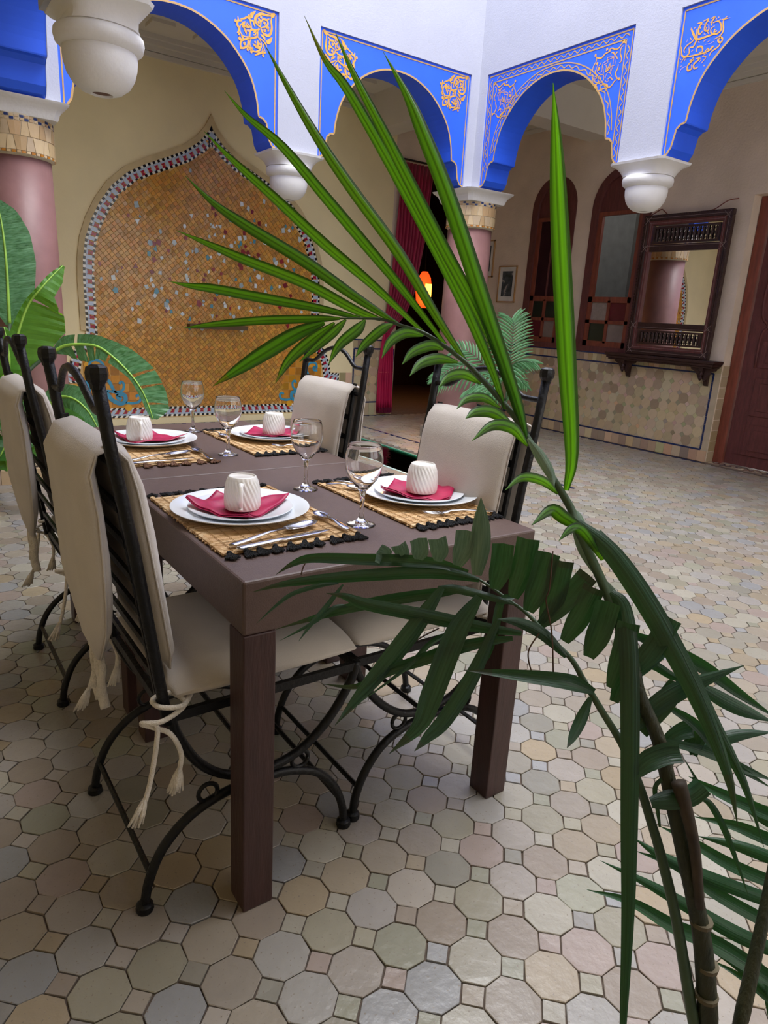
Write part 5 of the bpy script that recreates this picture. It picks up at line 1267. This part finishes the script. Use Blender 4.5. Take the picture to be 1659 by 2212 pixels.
# ---------------- banana plant behind the left chairs
BAN = leafmat('banana_leaf', '#2d5e28', '#3f7a33', '#7fae2c', .35, 2, 60, .35)
BANL = leafmat('banana_leaf_bright', '#3f7d1f', '#5a9a2a', '#8fc02c', .45, 2, 60, .35)
BANB = leafmat('banana_leaf_blueish', '#38693f', '#6a9a70', '#6fae4c', .3, 2, 60, .3)
bp = thing('banana_plant', 'large leaved banana plant in the left corner, in front of the rose column', 'plant', (.02, 4.08, 0))
RIB = mat('leaf_midrib', '#8fb84a', .45)
def banana(pts, wl, wr, m, droop=.15, tears=(), name='leaf', flip=1, tilt=0.):
    """pts: (px,py,t) midrib; wl/wr: half widths in px at each control point"""
    n = 6; P = sub3(pts, n); N = len(P)
    def ev(W, i):
        x = i/n; a = min(int(x), len(W)-2); return W[a]+(W[a+1]-W[a])*(x-a)
    mb = MB(); og = Vector(bp['org']); t = pts[0][2]; rnd = random.Random(len(pts)*17+int(pts[0][0]))
    for side, W in ((1, wl), (-1, wr)):
        prev = None
        for i in range(N):
            tg = (P[min(i+1, N-1)]-P[max(i-1, 0)]).normalized(); vd = (P[i]-CAM).normalized(); wv = tg.cross(vd).normalized()*side; nn = tg.cross(wv).normalized()
            w_ = max(.5, ev(W, i))*t/1490; row = []
            for q in range(6):
                u = q/5; row.append(P[i]+wv*w_*u+tg*w_*u*.30+Vector((0, 0, -1))*w_*droop*u*u+nn*tilt*w_*u+nn*.004*math.sin(i*2.2)*u)
            if prev and (side, i) not in tears:
                b = len(mb.v); mb.v += prev+row
                for q in range(5):
                    mb.face((b+q, b+q+1, b+6+q+1, b+6+q), (rnd.uniform(.94, 1.05),)*3, [(q/5, (i-1)/N), ((q+1)/5, (i-1)/N), ((q+1)/5, i/N), (q/5, i/N)])
            prev = row
            if (side, i) in tears: prev = [r_-tg*w_*.12*(k/5) for k, r_ in enumerate(row)]
    mb.v = [p-og for p in mb.v]
    lf = link(name, mb.mesh(name, m, 'all'), bp)
    rb = MB().tube([p-og for p in P], [.011-.008*i/(N-1) for i in range(N)], 6); link('midrib', rb.mesh('midrib', RIB, 'all'), lf)
    return lf
def E(x, y, t=4.25): return (x*.2803, 440+y*.2803, t)
banana([E(75,940), E(62,700), E(50,480), E(28,260), E(0,90), E(-40,-40)], [8, 58, 60, 60, 50, 4], [8, 52, 58, 52, 34, 4], BANB, .05, name='leaf')
banana([E(30,1440,4.2), E(100,1150,4.2), E(160,930,4.2), E(225,770,4.2), E(310,660,4.2), E(400,560,4.25), E(485,478,4.3)], [3, 18, 14, 10, 8, 8, 2], [6, 62, 84, 66, 28, 22, 4], BANL, .1, tears={(-1, 20)})
banana([E(400,1150,4.3), E(500,1095,4.3), E(640,1085,4.3), E(760,1105,4.3), E(880,1190,4.3), E(1010,1320,4.3), E(1100,1450,4.3), E(1150,1570,4.3), E(1180,1660,4.3)], [2, 22, 24, 26, 42, 50, 46, 40, 8], [2, 28, 34, 22, 14, 8, 10, 8, 3], BANB, .1, tears={(1, 10), (1, 31), (1, 35), (1, 41), (-1, 9), (-1, 13), (-1, 17), (-1, 23)})
banana([E(30,1420,4.1), E(70,1250,4.1), E(60,1100,4.1), E(30,950,4.1)], [6, 40, 46, 4], [6, 26, 22, 4], BANL, .1)
banana([E(330,1640,4.3), E(430,1500,4.3), E(560,1500,4.3), E(680,1600,4.3), E(770,1760,4.3)], [4, 30, 36, 30, 3], [4, 26, 30, 26, 3], BANB, .2)
banana([E(300,1700,4.2), E(420,1620,4.2), E(560,1680,4.2), E(640,1800,4.2)], [3, 22, 24, 3], [3, 20, 22, 3], BAN, .2)
for (x, y, x2, y2, wd) in ((60,1500,-20,1680,26),(80,1560,20,1760,24),(60,1480,120,1400,20),(40,1620,130,1720,22),(90,1750,0,1950,34),(60,1800,150,2000,34),(20,1900,60,2060,30),(150,1700,210,1900,30),(190,1500,110,1560,22),(30,1330,-40,1460,24),(140,1880,230,2040,28),(-20,1750,-60,1980,30),(260,1820,330,1960,26)):
    banana([E(x,y,4.05), E((x+x2)/2+6,(y+y2)/2-6,4.0), E(x2,y2,3.97)], [2, wd, 2], [2, wd, 2], BAN, .15)
def bstem(pts, r):
    og = Vector(bp['org']); P = sub3(pts, 5)+[Vector((.02, 4.08, .08))]; R = [r*(.5+.5*i/(len(P)-1)) for i in range(len(P))]
    link('stalk', MB().tube([p-og for p in P], R, 8).mesh('stalk', STEMG, 'all'), bp)
bstem([E(75,930), E(50,1200,4.15), E(40,1500,4.1), E(60,1800,4.05)], .022); bstem([E(30,1440,4.2), E(20,1600,4.1), E(50,1850,4.05)], .020); bstem([E(410,1145,4.3), E(230,1280,4.25), E(90,1500,4.15), E(60,1800,4.05)], .018)
bstem([E(330,1640,4.3), E(200,1800,4.15), E(90,1950,4.05)], .012)
def planter(label, x0, x1, y0, y1):
    t = thing('planter', label, 'planter', ((x0+x1)/2, (y0+y1)/2, 0)); n = .09; mb = MB(); CK = [lin(h)[:3] for h in ['#c9b79c', '#b89878', '#c7ac8a', '#bfa893', '#cbbda6']]
    def edge(a0, a1, f):
        k = max(1, round((a1-a0)/.1)); d = (a1-a0)/k
        for i in range(k): mb.cc = random.choice(CK); f(a0+i*d+.001, a0+(i+1)*d-.001)
    edge(x0, x1, lambda a, b: (mb.bb(a, b, y0, y0+.05, 0, .095))); edge(x0, x1, lambda a, b: (mb.bb(a, b, y1-.05, y1, 0, .095)))
    edge(y0+.051, y1-.051, lambda a, b: (mb.bb(x0, x0+.05, a, b, 0, .095))); edge(y0+.051, y1-.051, lambda a, b: (mb.bb(x1-.05, x1, a, b, 0, .095)))
    build('tiled_curb', mb, WTILE, t, stuff=True); build('planter_soil', slabmesh((x0+.051, x1-.051, y0+.051, y1-.051, 0, .08)), SOIL, t); return t
planter('low tiled planter kerb under the banana plant at the left', -.55, .80, 3.98, 4.19)
planter('low tiled planter kerb under the small palm, before the right column', 3.97, 4.75, 3.60, 4.19)
# ---------------- small feathery palm by the right column
fp = thing('feather_palm', 'fine leaved green palm in front of the rose column, behind the right chair', 'palm', (4.36, 3.9, .08))
FL = leafmat('feather_palm_leaf', '#39703f', '#6fa572', '#6faa5c', .3, 3)
def F1(x, y, t=6.5): return (880+x*.1929, 660+y*.1929, t)
og = Vector(fp['org'])
def frond(pts, sides, n=22):
    P = sub3(pts, 6); N = len(P); rb = MB().tube([p-og for p in P], [.006-.0045*i/(N-1) for i in range(N)], 6); fr_ = link('frond', rb.mesh('frond', STEMG, 'all'), fp)
    for k in range(n):
        u = .12+.86*k/(n-1); i = min(N-2, int(u*(N-1))); p = P[i].lerp(P[i+1], u*(N-1)-i); t = (P[i+1]-P[i]).normalized()
        for sx, sy, ln in sides:
            L_ = ln*(.45+.55*math.sin(PI*(.15+.8*u)))*.1929*6.5/1490
            d = (RV*sx-UV*sy); d.normalize(); d = (d+t*(.25+.6*u)+fw*rc(-.15, .15)).normalized()
            q = [p, p+d*L_*.35, p+d*L_*.7-Vector((0, 0, L_*.05)), p+d*L_-Vector((0, 0, L_*.16))]
            o = leaf(fr_, [v-og for v in q], .022, FL, fold=.3, base=.5, hint=(p-CAM).normalized(), tint=(rc(.8, 1.15),)*3)
frond([F1(1100,1050), F1(1140,760), F1(1155,560), F1(1175,380), F1(1190,200), F1(1170,150)], [(1, -.1, 310), (-1, -.15, 310)], 24)
frond([F1(1100,1050), F1(1130,800,6.45), F1(1180,660,6.4), F1(1300,620,6.35), F1(1420,640,6.3)], [(.9, -.2, 200), (.55, .9, 200)], 14)
frond([F1(1080,1050), F1(1000,850,6.5), F1(800,690,6.5), F1(560,680,6.5), F1(380,780,6.5), F1(330,850,6.5)], [(-.8, -.35, 200), (-.05, 1, 300)], 24)
frond([F1(1090,1050), F1(960,800,6.6), F1(800,600,6.65), F1(640,500,6.7), F1(520,520,6.7)], [(-.9, .5, 220), (.3, -.9, 200)], 18)
frond([F1(1100,1050), F1(1180,900,6.6), F1(1250,830,6.6), F1(1330,900,6.6)], [(.9, .5, 150), (-.3, .9, 120)], 10)
frond([F1(1080,1060), F1(960,930,6.4), F1(800,880,6.4), F1(660,960,6.4)], [(-.7, .7, 200), (.4, 1, 150)], 14)
link('crown_stem', MB().tube([Vector((0, 0, 0)), near(*F1(1095,1060))-og], .012, 8).mesh('crown_stem', STEM, 'all'), fp)
pe = build('white_pebble', MB().lathe([(.002, 0), (.022, .006), (.028, .016), (.02, .028), (.002, .032)], 14), PORC, smooth='all'); pe.location = (4.45, 3.625, .0945); tag(pe, 'small round white pebble on the planter kerb by the right column', 'pebble')
